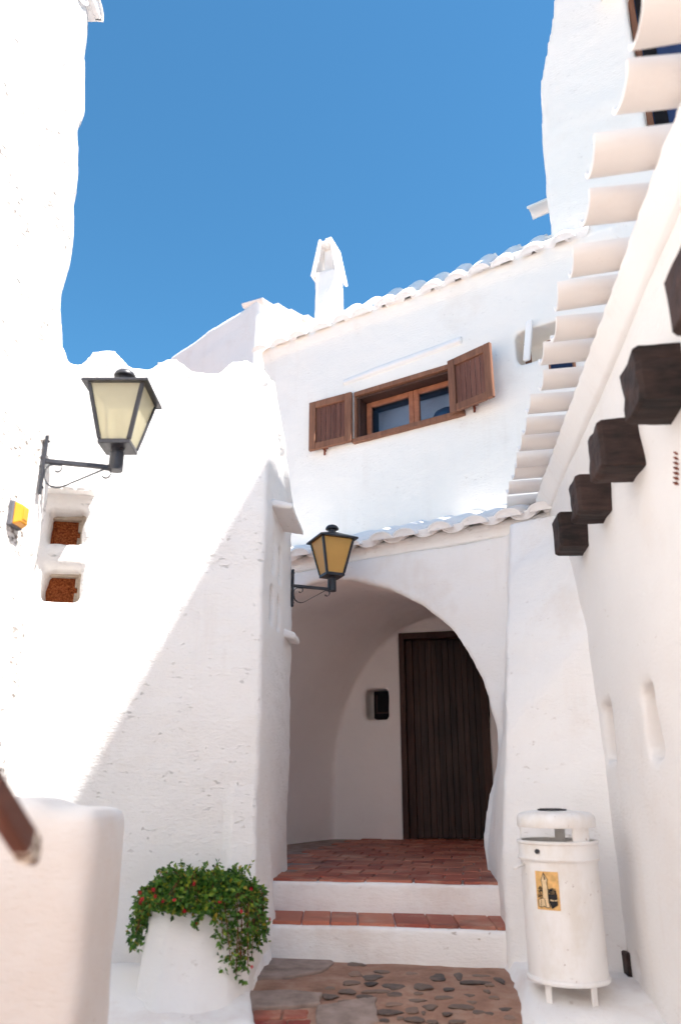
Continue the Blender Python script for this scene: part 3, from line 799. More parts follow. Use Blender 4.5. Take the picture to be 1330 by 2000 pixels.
# porch tile row (pans and covers)
Lp0=on_p(560,1102)[0]-.05; Lp1=on_p(1003,1020)[0]+.22
PZ=2.545
dn=(NO*math.cos(.40)-ZV*math.sin(.40))
k=0; s=Lp1
while s>Lp0-.6:
    tip=PS(s,PZ+.02,.10); tile_at(tip-dn*.80,dn,UX,ah,TILE_LONG,flip=True,jit=.012)
    tip=PS(s-.125,PZ+.055,.065); tile_at(tip-dn*.80,dn,UX,ah,TILE_LONG,jit=.012)
    s-=.25; k+=1
plaster('porch_roof_bed', MB().loft([PS(Lp0-.5,PZ-.08,-.02),PS(Lp0-.5,PZ+.045,-.02),PS(Lp0-.5,PZ+.345,-.66),PS(Lp0-.5,PZ-.08,-.66)],
        [PS(Lp1+.1,PZ-.08,-.02),PS(Lp1+.1,PZ+.045,-.02),PS(Lp1+.1,PZ+.345,-.66),PS(Lp1+.1,PZ-.08,-.66)]), WHITE, ah, voxel=.02, amps=(.006,.006,.002), seed=57, sm=2)
# upper eave tiles
du=(NO*math.cos(.80)-ZV*math.sin(.80)); s=s_left+.05
while s<tow[0][0]+.12:
    tip=QS(s,EZ+.02,.085); tile_at(tip-du*.42,du,UX,ah,TILE_ME,flip=True,jit=.02)
    tip=QS(s+.12,EZ+.075,.05); tile_at(tip-du*.44,du,UX,ah,TILE_UP,jit=.03)
    du2=(NO*math.cos(.55)-ZV*math.sin(.55))
    tip=QS(s+.12,EZ+.33,-.22); tile_at(tip-du2*.36,du2,UX,ah,TILE_UP,jit=.04)
    s+=.24
# chimney
cb=QS(*on_q(642,640),0); 
cy=aty(643,600,7.55)
cs=Vector((cy.x,cy.y,0)); zb_=aty(643,680,7.55).z; zt_=aty(643,548,7.55).z; zp=aty(640,476,7.55).z
FCh=(cs,UX,ZV,NO)
ca=math.radians(-14)
UC=Matrix.Rotation(math.radians(12),3,'Z')@UX; NC=Matrix.Rotation(math.radians(12),3,'Z')@NO; FCh=(cs,UC,ZV,NC)
hw_=.128
ch=plaster('chimney', MB().fbox(FCh,-hw_,hw_,zb_-.6,zt_+.06,-hw_,hw_), WHITE, ah, voxel=.014, amps=(.008,.006,.002), seed=61, sm=3)
for sg in (-1,1):
    o,u,v,n_=FCh; q=lambda a,b,c:o+u*a+v*b+n_*c
    a0_,a1_=sg*(hw_+.035),sg*.058
    MB().hexa([q(a0_,zt_-.01,.17),q(a0_-sg*.03,zt_-.01,.17),q(a0_-sg*.03,zt_-.01,-.17),q(a0_,zt_-.01,-.17),
               q(a1_+sg*.02,zp-.03,.15),q(a1_-sg*.01,zp-.03,.15),q(a1_-sg*.01,zp-.03,-.15),q(a1_+sg*.02,zp-.03,-.15)]).obj('chimney_slab', WHITE, ch, bevel=.006)
MB().fbox(FCh,-.02,.035,zp-.08,zp+.01,-.05,.10).obj('chimney_cap', WHITE, ch, bevel=.012)
MB().fbox(FCh,-.075,.075,zp-.075,zp-.035,-.12,.12).obj('chimney_cap', WHITE, ch, bevel=.012)
MB().fbox(FCh,-.06,.06,zt_+.0,zp-.1,-.04,.02).obj('flue', WHITE, ch, bevel=.01)

# ================================================================== REAR HOUSE
rh = thing('rear_house', (-1.0,9.2,0), 'white gabled house peeking over the roofs beside the chimney', 'house')
c_=aty(505,580,8.4); l_=aty(335,692,9.7); r_=aty(618,624,9.1)
RDl=(Vector((l_.x,l_.y,0))-Vector((c_.x,c_.y,0)))
rp=[(l_.x,l_.y),(c_.x,c_.y),(r_.x+.3,r_.y+.3),(-.6,11),(l_.x-.4,10.6)]
plaster('wall', MB().prism(rp,2.0,[l_.z-.03,c_.z-.02,r_.z,r_.z,l_.z]), WHITE, rh, voxel=.035, amps=(.012,.006,.002), seed=71, sm=3)
dr=(Vector((r_.x,r_.y,0))-Vector((c_.x,c_.y,0))).normalized(); nrm=Vector((dr.y,-dr.x,0))
for k in range(6):
    p=Vector((c_.x,c_.y,0))+dr*(.08+.24*k); z=c_.z+(r_.z-c_.z)*(.08+.24*k)/1.2
    tile_at(p-nrm*.32+ZV*(z+.05), nrm-ZV*.25, dr, rh, TILE_ME, jit=.03)
dl=RDl.normalized(); sl=Vector((dl.x,dl.y,(l_.z-c_.z)/RDl.length)).normalized()
# ================================================================== STEPS + PORCH FLOOR
steps = thing('entrance_steps', (.25,4.6,0), 'two white plastered steps with terracotta treads leading to the arch', 'steps')
r1l,r1r=Vector((-.40,4.525)),Vector((.95,4.30)); r2l,r2r=Vector((-.40,4.885)),Vector((.97,4.67))
plaster('riser', MB().prism([tuple(r1l),tuple(r1r),(1.0,5.0),(-.5,5.1)],-.25,.163), DIRTY, steps, voxel=.014, amps=(.008,.005,.0025), seed=81, sm=3)
plaster('riser', MB().prism([tuple(r2l),tuple(r2r),(1.0,5.2),(-.5,5.4)],.0,.325), DIRTY, steps, voxel=.014, amps=(.008,.005,.0025), seed=82, sm=3)
def tile_poly(pts,z,h,parent,name='tile'):
    return MB().prism(pts,z-.03,z+h).obj(name,TERRA,parent,bevel=.004)
def quad_inset(a,b,c,d,g):
    ctr=(a+b+c+d)/4; out=[]
    for p in (a,b,c,d):
        e=ctr-p; L=e.length; out.append(tuple(p+e*(g/L)))
    return out
t0=0.02; rr=random.Random(9)
e1=(r1r-r1l); e2=(r2r-r2l)
while t0<.985:
    wd=rr.uniform(.105,.145); t1=min(t0+wd,.985)
    a=r1l+e1*t0+Vector((.004,.022)); b=r1l+e1*t1+Vector((.004,.022)); c=r2l+e2*t1+Vector((0,.01)); d=r2l+e2*t0+Vector((0,.01))
    if t1>.9: b=b+Vector((-.03,.0)); 
    tile_poly(quad_inset(a,b,c,d,.006),.163,.016+rr.uniform(-.002,.002),steps); t0=t1
pf = MB().prism([(-.55,4.95),(.90,4.76),(1.0,5.3),(2.7,7.55),(2.7,8.4),(-.3,8.5),(-1.2,6.9)],.2,.331).obj('porch_floor', CONC)
tag(pf,'worn terracotta tiled floor inside the arch',None,None,'structure')
ex=(r2r-r2l).normalized(); ey=Vector((-ex.y,ex.x))
# front edging course then running courses
def tcourse(v0,v1,wd,off,u0,u1):
    u=u0-off
    while u<u1:
        a=r2l+ex*u+ey*v0; b=r2l+ex*(u+wd)+ey*v0; c=r2l+ex*(u+wd)+ey*v1; d=r2l+ex*u+ey*v1
        if u>u0-.02:
            tile_poly(quad_inset(a,b,c,d,.007),FLOOR-.004,.006+rr.uniform(-.002,.0025),pf)
        u+=wd
tcourse(.022,.16,.27,.0,.0,1.36)
v=.16
j=0
while v<3.6:
    y_c=r2l.y+v
    # width of the room at that depth
    u0=-.05+ (0 if v<.9 else -.25+.12*(v-.9)); u1=1.34+max(0,(v-.6))*.42
    tcourse(v,v+.205,.205,.1*(j%2),u0,u1); v+=.205; j+=1

# ================================================================== RIGHT HOUSE
rt = thing('right_house', (1.6,3.2,0), 'cream white house along the right edge with dark beam ends and spaced eave tiles', 'house')
EZR=2.66
rx=lambda y:.8555+.11*y
def right_house():
    mb=MB()
    mb.prism([(rx(-2.5),-2.5),(rx(5.2),5.2),(2.1,5.0),(3.3,4.2),(5.2,3.0),(5.2,-2.5)],-1.5,EZR)
    cuts=[]
    for (x0,x1,y0,y1) in ((1176,1197,1370,1486),(1255,1282,1335,1481)):
        a=on_r(x0,(y0+y1)/2); b=on_r(x1,(y0+y1)/2); zt=on_r((x0+x1)/2,y0).z; zb=on_r((x0+x1)/2,y1).z
        ua=(a-R0).dot(RD); ub=(b-R0).dot(RD)
        cuts.append(MB().fbox((R0,RD,ZV,RN),min(ua,ub),max(ua,ub),zb,zt,-.16,.1))
    a=on_r(1240,1885); ua=(a-R0).dot(RD)
    cuts.append(MB().fbox((R0,RD,ZV,RN),ua-.06,ua+.03,a.z-.035,a.z+.035,-.16,.1))
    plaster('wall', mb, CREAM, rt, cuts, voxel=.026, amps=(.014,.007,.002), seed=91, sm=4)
    dq=aty(1226,1884,3.975)
    MB().box((dq.x-.012,dq.y-.03,dq.z-.052),(dq.x+.014,dq.y+.05,dq.z+.05)).obj('drain_cover', BEAMW, rt, bevel=.006)
    MB().fbox((R0,RD,ZV,RN),ua-.08,ua+.05,a.z-.05,a.z+.05,-.155,-.10).obj('drain_grille', DARK, rt)
    up=MB().prism([(3.0,-1.2),(3.0,4.5),(4.6,3.4),(4.6,-1.2)],2.5,10.15)
    plaster('upper_storey', up, WHITE, rt, voxel=.09, amps=(.014,.007,.0), seed=93, sm=2)
    MB().prism([(rx(-2.5)+.02,-2.5),(rx(5.15)+.02,5.15),(2.1,4.95),(3.05,4.3),(3.05,-2.5)],EZR+.03,[EZR+.10,EZR+.10,EZR+.25,EZR+.35,EZR+.35]).obj('terrace_roof', TILEW, rt)
right_house()
# bright coved strip under the tiles
FR_=(R0,RD,ZV,RN)
cv=MB(); prof=[(-.05,EZR-.09),(.015,EZR-.075),(.045,EZR-.03),(.075,EZR+.02),(.075,EZR+.05),(-.05,EZR+.05)]
cv.loft([R0+RD*-2.4+RN*a+ZV*b for a,b in prof],[R0+RD*5.12+RN*a+ZV*b for a,b in prof])
plaster('cornice', cv, FRESH, rt, voxel=.016, amps=(.006,.004,.001), seed=95, sm=2)
# eave channel tiles
for k in range(20):
    y=1.49+.25*(k-3)
    p=R0+RD*(y/RD.y)+ZV*(EZR+.115)
    dn=(RN-ZV*.05)
    tip=p+RN*.255
    tile_at(tip-dn.normalized()*(.46+random.uniform(-.02,.02)), dn, RD, rt, TILE_PAN, flip=True, jit=.024)
# beams
bz=None
for k,(bx,by) in enumerate([(1128,1042),(1163,975),(1222,888),(1300,752),(1400,545),(1570,200)]):
    c=on_r(bx,by,.03); y=(c-R0).dot(RD)
    if k==0: y0=y
    y=y0-.555*k
    rr_=random.Random(k+3)
    wv=.10+rr_.uniform(-.006,.006); hh=.096+rr_.uniform(-.006,.006); pr=.150+rr_.uniform(-.015,.012); zc=2.11
    F_=(R0+RD*y+ZV*zc,RD,ZV,RN)
    b=MB(); o,u,v,n_=F_
    q=lambda a,b_,c: o+u*a+v*b_+n_*c
    ring=lambda c,s: [q(-wv*s,-hh*s,c),q(wv*s,-hh*s,c),q(wv*s,hh*s,c),q(-wv*s,hh*s,c)]
    secs=[(-.2,1.0),(.06,1.0),(pr*.55,.99),(pr-.018,.985),(pr,.90)]
    V=[];
    for c_i,s_i in secs: V+=ring(c_i,s_i)
    Fc=[(0,1,2,3),tuple(len(V)-1-i for i in range(4))]
    for j in range(len(secs)-1):
        for i in range(4): Fc.append((j*4+i,j*4+(i+1)%4,(j+1)*4+(i+1)%4,(j+1)*4+i))
    me=b.add(V,Fc).mesh('beam', bevel=.006, segs=2)
    bm=bmesh.new(); bm.from_mesh(me); bmesh.ops.subdivide_edges(bm, edges=bm.edges, cuts=3, use_grid_fill=True)
    P_=np.array([vv.co for vv in bm.verts]); dd=.006*vnoise(P_*[5,30,30],k+5)+.005*vnoise(P_*[9,9,9],k+9)
    for vv,d_ in zip(bm.verts,dd): vv.co += vv.normal*float(d_)
    bm.to_mesh(me); bm.free()
    place('beam', me, BEAMW, rt)
# vent slots scratched near the frame edge
vc=on_r(1322,910)
for k in range(7):
    c=vc+RD*(-.035*0)+ZV*(.045-.015*k)+RD*(.008*k)
    MB().fbox((c,(RD+ZV*.9).normalized(),ZV,RN),-.010,.016,-.0014,.0014,-.02,.003).obj('vent_slot', RUST, rt)

# ================================================================== FOREGROUND PARAPET + HANDRAIL
def parapet():
    yq=2.42; x1=aty(243,1800,2.72).x-.03; zt=aty(150,1560,yq).z
    mb=MB(); mb.prism([(-2.4,2.42),(x1,2.40),(x1+.02,2.72),(-2.4,2.75)],-1.2,[zt-.05,zt-.035,zt-.03,zt-.05])
    mb.prism([(-2.4,2.45),(x1-.16,2.43),(x1-.16,2.66),(-2.4,2.7)],zt-.3,[zt-.01,zt,zt,zt-.01])
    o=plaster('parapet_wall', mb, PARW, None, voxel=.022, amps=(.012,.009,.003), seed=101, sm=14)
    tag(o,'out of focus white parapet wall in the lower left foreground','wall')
parapet()
hr = thing('handrail', (-.45,.35,gz(.35)), 'brown wooden handrail end poking in at the lower left', 'handrail')
e_=aty(66,1672,1.27); s_=aty(-4,1562,1.12); d_=(s_-e_).normalized()
far=e_+d_*2.0
sx_=Vector((1,0,0)); up_=sx_.cross(d_).normalized()
hb=MB()
ring=lambda c,a: [c+sx_*x*a+up_*z*a for x,z in ((-.014,-.019),(.014,-.019),(.014,.019),(-.014,.019))]
V=[]; secs=[(e_-d_*.0,.62),(e_+d_*.02,.92),(e_+d_*.05,1.0),(far,1.0)]
for c,a in secs: V+=ring(c,a)
Fc=[(0,1,2,3),(15,14,13,12)]
for j in range(3):
    for i in range(4): Fc.append((j*4+i,j*4+(i+1)%4,(j+1)*4+(i+1)%4,(j+1)*4+i))
hb.add(V,Fc).obj('rail', RAILW, hr, bevel=.006, segs=2)
tip_=MB(); V=[]
for c,a in [(e_-d_*.012,.45),(e_+d_*.004,.80),(e_+d_*.022,1.03),(e_+d_*.055,1.02)]: V+=ring(c,a)
Fc=[(0,1,2,3),(15,14,13,12)]
for j in range(3):
    for i in range(4): Fc.append((j*4+i,j*4+(i+1)%4,(j+1)*4+(i+1)%4,(j+1)*4+i))
def spl():
    m,t,b=new_mat('flaking_paint',.8,.2)
    n_=noise(t,wcoords(t,(1,1,1)),85,3,.5)
    t.links.new(ramp(t,n_,[(.46,(.10,.05,.035)),(.52,(.70,.66,.58))]),b.inputs['Base Color']); return m
tip_.add(V,Fc).obj('painted_end', spl(), hr, bevel=.006, segs=2)
pp=e_+d_*1.1
MB().tube([(pp.x,pp.y,gz(pp.y)-.05),(pp.x,pp.y,pp.z-.02)],.022,10).obj('post', IRON, hr, smooth=True, angle=.8)

# ================================================================== LANTERNS
def lantern(name, loc, rz, headrz, gmat, label, s=1.0):
    t = bpy.data.objects.new(name, None); t.empty_display_size=.1
    M0 = Matrix.Translation(loc) @ Matrix.Rotation(rz,4,'Z') @ Matrix.Scale(s,4)
    reg(t, None, M0); tag(t,label,'lantern','wall lanterns')
    add=lambda mb,nm,mat,par=t,M=M0,**k: mb.obj(nm,mat,par,M,**k)
    add(MB().box((-.004,-.013,-.155),(.010,.013,.115)),'wall_plate',IRON,bevel=.002)
    bolts=MB()
    for z in (-.13,.09): bolts.lathe([(.0055,0),(.0055,.004),(.003,.007)],(0,0,0),8)
    bo=MB()
    for z in (-.125,.09): bo.box((.010,-.005,z-.005),(.016,.005,z+.005))
    add(bo,'bolt',IRON,bevel=.0015)
    add(MB().box((.010,-.010,-.013),(.322,.010,.007)),'arm',IRON,bevel=.002)
    zsx=[(240,1040),(252,1058),(272,1062),(294,1048),(304,1020),(298,990),(270,978),(230,978),(190,992),(160,1020),(147,1055),(148,1090),(160,1135),(182,1172),(222,1203),(270,1216),(312,1213),(352,1198),(690,1046),(718,1040),(745,1046),(762,1068),(764,1095),(750,1122),(725,1134),(698,1126),(684,1110)]
    pts=[((x-125)/2250,-(y-(945+(x-150)*.125))/2133) for x,y in zsx]
    pts=[(max(x,.0125),min(z,-.0155)) for x,z in pts]
    add(MB().strip(pts,.0045,.014),'scroll',IRON)
    Mh = M0 @ Matrix.Translation((.302,0,.005)) @ Matrix.Rotation(headrz,4,'Z') @ Matrix.Scale(1.05,4)
    H=lambda mb,nm,mat,par=t,**k: mb.obj(nm,mat,par,Mh,**k)
    H(MB().lathe([(.030,-.02),(.030,.062),(.026,.066),(.026,.074),(.031,.076),(.031,.088)],(0,0,0),20),'neck',IRON,smooth=True,angle=.6)
    zb,zt=.088,.335; hb,ht=.062,.112
    fr=MB(); fr.box((-hb-.006,-hb-.006,zb-.008),(hb+.006,hb+.006,zb+.012))
    f=H(fr,'base_plate',IRON,bevel=.002)
    cg=MB()
    for sx,sy in ((-1,-1),(1,-1),(1,1),(-1,1)):
        a=[]
        for z,h in ((zb+.012,hb),(zt,ht)):
            c=Vector((sx*h,sy*h,z)); w_=.0085
            a.append([c+Vector((dx*w_,dy*w_,0)) for dx,dy in ((-1,-1),(1,-1),(1,1),(-1,1))])
        MB2=MB(); MB2.hexa(a[0]+a[1]); H(MB2,'corner_bar',IRON,bevel=.0015)
    for k in range(4):
        R=Matrix.Rotation(k*math.pi/2,3,'Z'); o_=-.002
        pp=[Vector((-hb,-hb+o_,zb+.012)),Vector((hb,-hb+o_,zb+.012)),Vector((ht,-ht+o_,zt)),Vector((-ht,-ht+o_,zt))]
        q=[p+Vector((0,.003,0)) for p in pp]
        H(MB().hexa([R@pp[0],R@pp[1],R@q[1],R@q[0],R@pp[3],R@pp[2],R@q[2],R@q[3]]),'pane',gmat)
    e=.140
    rf=MB()
    lv=[(e,zt+.0),(e,zt+.012),(.034,zt+.062),(.030,zt+.064)]
    V=[]; 
    for h,z in lv: V+=[(-h,-h,z),(h,-h,z),(h,h,z),(-h,h,z)]
    # underside stops at the glass so that it stays open inside
    V+=[(-.108,-.108,zt+.004),(.108,-.108,zt+.004),(.108,.108,zt+.004),(-.108,.108,zt+.004)]
    F_=[]
    for j in range(3):
        for i in range(4): F_.append((j*4+i,j*4+(i+1)%4,(j+1)*4+(i+1)%4,(j+1)*4+i))
    F_.append((12,13,14,15))
    for i in range(4): F_.append((i,16+i,16+(i+1)%4,(i+1)%4))
    F_.append((16,17,18,19))
    r=H(rf.add(V,F_),'roof',IRON,bevel=.0015)
    H(MB().lathe([(.028,zt+.060),(.027,zt+.086),(.030,zt+.088),(.046,zt+.089),(.047,zt+.095),(.042,zt+.106),(.030,zt+.117),(.014,zt+.123),(.004,zt+.1245)],(0,0,0),24),'cap',IRON,smooth=True,angle=.7)
    H(MB().lathe([(.020,zb+.012),(.020,zb+.05),(.014,zb+.055),(.022,zb+.085),(.028,zb+.12),(.022,zb+.15),(.008,zb+.165)],(0,0,0),16),'bulb',FRESH,smooth=True)
    return t
pl=onpl(86,905,L0,LN)
lantern('wall_lantern', (lx(3.14)+.016,3.14,pl.z), math.radians(16), math.radians(-16), FROST,
        'black iron lantern with pale frosted panes on the sunlit left wall')
p2=aty(569,1143,5.40)
SDir=FS[1]; px2=-.43+ (5.40-4.30)*(-.345+.43)/(5.47-4.30)
lantern('wall_lantern', (px2+.010,5.40,p2.z), math.radians(23), math.radians(0), AMBER,
        'black iron lantern with amber panes in front of the arch')

# amber bulkhead light on the left wall
pb=onpl(27,1007,L0,LN)
FLt=(Vector((pb.x,pb.y,pb.z)),LD,ZV,LN)
bl=thing('bulkhead_light', pb, 'small amber lens wall light on a grey base below the nearer lantern', 'wall light')
MB().fbox(FLt,-.045,.045,-.052,.052,-.02,.022).obj('base', GREYP, bl, bevel=.004)
ln=MB(); o,u,v,n_=FLt
q=lambda a,b,c:o+u*a+v*b+n_*c
ln.hexa([q(-.042,-.048,.022),q(.042,-.048,.022),q(.030,-.036,.050),q(-.030,-.036,.050),q(-.042,.048,.022),q(.042,.048,.022),q(.030,.036,.050),q(-.030,.036,.050)])
lo2=ln.obj('lens', LENS, bl, bevel=.004)
MB().fbox(FLt,-.018,.018,-.024,.024,.049,.053).obj('lens_panel', LENS, lo2, bevel=.002)

# ================================================================== LITTER BIN
BC=Vector((.955,3.74,0)); bgz=gz(3.74)+.022
lb=thing('litter_bin', (BC.x,BC.y,bgz), 'white painted metal litter bin with hood lid and rocket sticker beside the steps', 'litter bin')
BR=.163
def L_(mb,nm,mat=BIN,par=lb,**k): return mb.obj(nm,mat,par,**k)
body=MB()
prof=[(.02,.085),(BR-.004,.085),(BR+.006,.080),(BR+.009,.088),(BR+.006,.097),(BR,.10),(BR,.30),(BR,.50),(BR,.555),(BR-.008,.555),(BR-.010,.10),(.02,.098)]
body.lathe(prof,BC,48,cap=False)
L_(body,'body',smooth=True,angle=.6)
band=MB(); band.lathe([(BR+.001,.545),(BR+.010,.541),(BR+.012,.549),(BR+.007,.556),(BR+.007,.604),(BR+.013,.608),(BR+.013,.616),(BR+.007,.620),(BR-.004,.618),(BR-.004,.552),(BR+.001,.545)],BC,48,cap=False)
L_(band,'rim_band',smooth=True,angle=.7)
lid=MB(); lid.lathe([(.001,.690),(BR-.004,.676),(BR+.004,.672),(BR+.007,.678),(BR+.007,.706),(BR+.002,.719),(BR-.012,.730),(BR-.045,.736),(BR-.09,.739),(.001,.741)],BC,48,cap=False)
lid_o=L_(lid,'lid',smooth=True,angle=.9)
def arcplate(a0,a1,r,z0,z1,th,nm):
    m=MB(); A=[];nseg=8
    for k in range(nseg+1):
        a=a0+(a1-a0)*k/nseg
        for rr_,z in ((r,z0),(r,z1),(r-th,z1),(r-th,z0)): A.append((BC.x+rr_*math.cos(a),BC.y+rr_*math.sin(a),z))
    F_=[(0,1,2,3),(nseg*4+3,nseg*4+2,nseg*4+1,nseg*4)]
    for k in range(nseg):
        for i in range(4): F_.append((k*4+i,k*4+(i+1)%4,(k+1)*4+(i+1)%4,(k+1)*4+i))
    return L_(m.add(A,F_),nm,smooth=True,angle=.6)
# view azimuth from the bin towards the camera
va=math.atan2(-BC.y,-BC.x)
arcplate(va+.42,va+1.02,BR-.005,.600,.682,.004,'lid_bracket')
arcplate(va-1.45,va-1.36,BR-.004,.600,.682,.004,'lid_bracket')
arcplate(va+2.9,va+3.2,BR-.006,.600,.682,.004,'lid_bracket')
ash=MB(); ash.lathe([(.062,.738),(.064,.745),(.058,.7455),(.056,.741),(.004,.7405)],BC+Vector((-.015,-.01,0)),24,cap=False); ash_o=L_(ash,'ash_tray',IRON,lid_o,smooth=True,angle=.5)
for k in range(7):
    MB().box((BC.x-.06+.013*k,BC.y-.045,.744),(BC.x-.057+.013*k,BC.y+.025,.748)).obj('grid_bar',IRON,lid_o)
MB().lathe([(.001,0.0),(BR-.012,0.0)],BC+Vector((0,0,.36)),32,cap=False).obj('bin_liner',DARK,lb)
def cyl_pt(a,z,r): return Vector((BC.x+r*math.cos(a),BC.y+r*math.sin(a),z))
for da in (-.62,.72,2.4,3.9):
    a=va+da; c=cyl_pt(a,0,BR-.02); tdir=Vector((-math.sin(a),math.cos(a),0)); rdir=Vector((math.cos(a),math.sin(a),0))
    zg=gz(c.y)+.045
    lg=MB(); f_=(Vector((c.x,c.y,0)),tdir,ZV,rdir)
    lg.fbox(f_,-.014,.014,zg,.088,-.004,.004); lg.fbox(f_,-.016,.016,zg-.004,zg+.006,-.004,.03)
    L_(lg,'leg',bevel=.0015)
# lock bolt and side hook
a=va-.52; c=cyl_pt(a,.580,BR+.006); rdir=Vector((math.cos(a),math.sin(a),0))
MB().tube([c,c+rdir*.010],.010,12).obj('lock',IRON,lb)
a=va-1.12; c=cyl_pt(a,.525,BR); rdir=Vector((math.cos(a),math.sin(a),0))
MB().tube([c-rdir*.005,c+rdir*.03-ZV*.012,c+rdir*.05-ZV*.02],.006,8).obj('hook',BIN,lb,smooth=True)
# sticker: pale paper with a hand-drawn rocket
SA=va-.36; SW=.100; SH=.146; SZ=.430
def spt(u,v_,off): return cyl_pt(SA+(u-.5)*SW/BR+ (v_-.5)*-.06*0, SZ+(v_-.5)*SH, BR+off)
def spoly(pts,off,mat,nm,par):
    # polygon on the curved sheet: cut into a thin solid
    A=[spt(u,v_,off) for u,v_ in pts]; B=[spt(u,v_,off-.0006) for u,v_ in pts]
    return MB().loft(B,A).obj(nm,mat,par)
def sgrid(u0,u1,v0,v1,off,mat,nm,par):
    m=MB(); V=[];n_=6
    for i in range(n_+1):
        u=u0+(u1-u0)*i/n_; V+=[spt(u,v0,off),spt(u,v1,off),spt(u,v1,off-.0008),spt(u,v0,off-.0008)]
    F_=[(0,1,2,3),(n_*4+3,n_*4+2,n_*4+1,n_*4)]
    for k in range(n_):
        for i in range(4): F_.append((k*4+i,k*4+(i+1)%4,(k+1)*4+(i+1)%4,(k+1)*4+i))
    return m.add(V,F_).obj(nm,mat,par)
stk=sgrid(0,1,0,1,.0022,STICK,'sticker',lb); o1,o2,o3=.0034,.0042,.0050
def sline(pts,wd,nm='drawn_line'):
    m=MB()
    for (u0,v0),(u1,v1) in zip(pts[:-1],pts[1:]):
        du,dv=(u1-u0)*SW,(v1-v0)*SH; l=math.hypot(du,dv) or 1; nx,nv=-dv/l*wd/SW,du/l*wd/SH
        q=[(u0+nx,v0+nv),(u0-nx,v0-nv),(u1-nx,v1-nv),(u1+nx,v1+nv)]
        A=[spt(u,v_,o3) for u,v_ in q]; B=[spt(u,v_,o3-.0007) for u,v_ in q]; m.loft(B,A)
    return m.obj(nm,INK,stk)
SU=lambda x,y:((x-170-(y-240)*.085)/535,1-(y-245)/920)     # zoomed-photo coordinates -> sticker space
rocket=[(385,275),(490,450),(470,490),(500,690),(510,860),(530,1000),(560,1100),(470,1110),(430,1075),(350,1110),(290,1080),(280,930),(380,880),(375,690),(350,500),(335,460)]
spoly([SU(x,y) for x,y in rocket],o1,STICKL,'rocket_print',stk)
spoly([SU(*q) for q in ((500,780),(700,780),(725,1040),(600,1135),(530,980))],o2,INK,'black_print',stk)
sline([SU(x,y) for x,y in rocket+[rocket[0]]],.0011)
spoly([SU(*q) for q in ((385,285),(440,440),(410,450),(395,380))],o2,INK,'nose_print',stk)
sline([SU(*q) for q in ((380,880),(430,900),(460,1050),(470,1110))],.0010); sline([SU(*q) for q in ((350,920),(350,1100))],.0009)
rs=random.Random(2)
for (x0,x1,y0,y1,nn) in ((255,375,640,900,13),(495,690,660,790,11)):
    for k in range(nn):
        y=y0+(y1-y0)*k/nn; sline([SU(x0+rs.uniform(0,20),y+rs.uniform(-10,30)),SU((x0+x1)/2,y+rs.uniform(-40,30)),SU(x1-rs.uniform(0,20),y+rs.uniform(-20,50))],.0011)
sgr=MB()
spoly([SU(*q) for q in ((560,910),(640,925),(630,945),(560,935))],o3,STICKL,'pale_print',stk)
spoly([SU(*q) for q in ((650,925),(715,905),(715,925),(655,945))],o3,STICKL,'pale_print',stk)

# ================================================================== PLANTER + PLANT
PC=Vector((-.625,3.90,0)); PT=.365
pz0=-.4
planter_mb=MB()
def pring(k,z,fy=1.0): return [Vector((PC.x+x*k,PC.y+y*k*(fy if y<0 else 1) if y<.2 else PC.y+y,z)) for x,y in ((-.225,.5),(-.225,-.02),(-.195,-.13),(-.10,-.20),(.04,-.205),(.155,-.15),(.215,-.03),(.235,.5))]
prs=[pring(1.08,-.5,2.2),pring(1.07,-.04,1.9),pring(1.05,.09,1.3),pring(1.03,.18,1.1),pring(.93,PT)]
planter_mb.add([q for r in prs for q in r],[tuple(range(7,-1,-1)),tuple(range(32,40))]+[(k*8+i,k*8+(i+1)%8,(k+1)*8+(i+1)%8,(k+1)*8+i) for k in range(4) for i in range(8)])
well=MB().lathe([(.150,PT-.10),(.158,PT+.1)],PC,24)
planter=plaster('planter', planter_mb, WHITE, None, [well], voxel=.016, amps=(.014,.008,.003), seed=111, sm=3)
tag(planter,'built-in white plastered planter against the low house wall','planter')
plant=thing('trailing_plant',(PC.x,PC.y,PT-.07),'green trailing succulent with small red flowers spilling over the planter','plant')
rp_=random.Random(12)
lv_v=[];lv_f=[]; flowers=[]; stems=MB()
def leaf(p,d,size):
    d=d.normalized(); side=d.cross(Vector((rp_.uniform(-1,1),rp_.uniform(-1,1),rp_.uniform(.2,1)))).normalized(); nn=side.cross(d)
    b=len(lv_v); w_=size*.34
    lv_v.extend([tuple(p),tuple(p+d*size*.45+side*w_+nn*size*.10),tuple(p+d*size*.55-nn*size*.06),tuple(p+d*size*.45-side*w_+nn*size*.10),tuple(p+d*size)])
    lv_f.extend([(b,b+2,b+1),(b,b+3,b+2),(b+1,b+2,b+4),(b+2,b+3,b+4)])
def droop_len(a):   # how far the plant hangs, by direction (screen-right = 0, towards camera = -pi/2)
    deg=math.degrees(a)%360
    if deg<60 or deg>330: return .24
    if 295<deg<=330: return .29
    if 278<deg<=295: return .06
    if 215<deg<=278: return .0
    if 165<deg<=215: return .19
    return .06
RIMR=.196
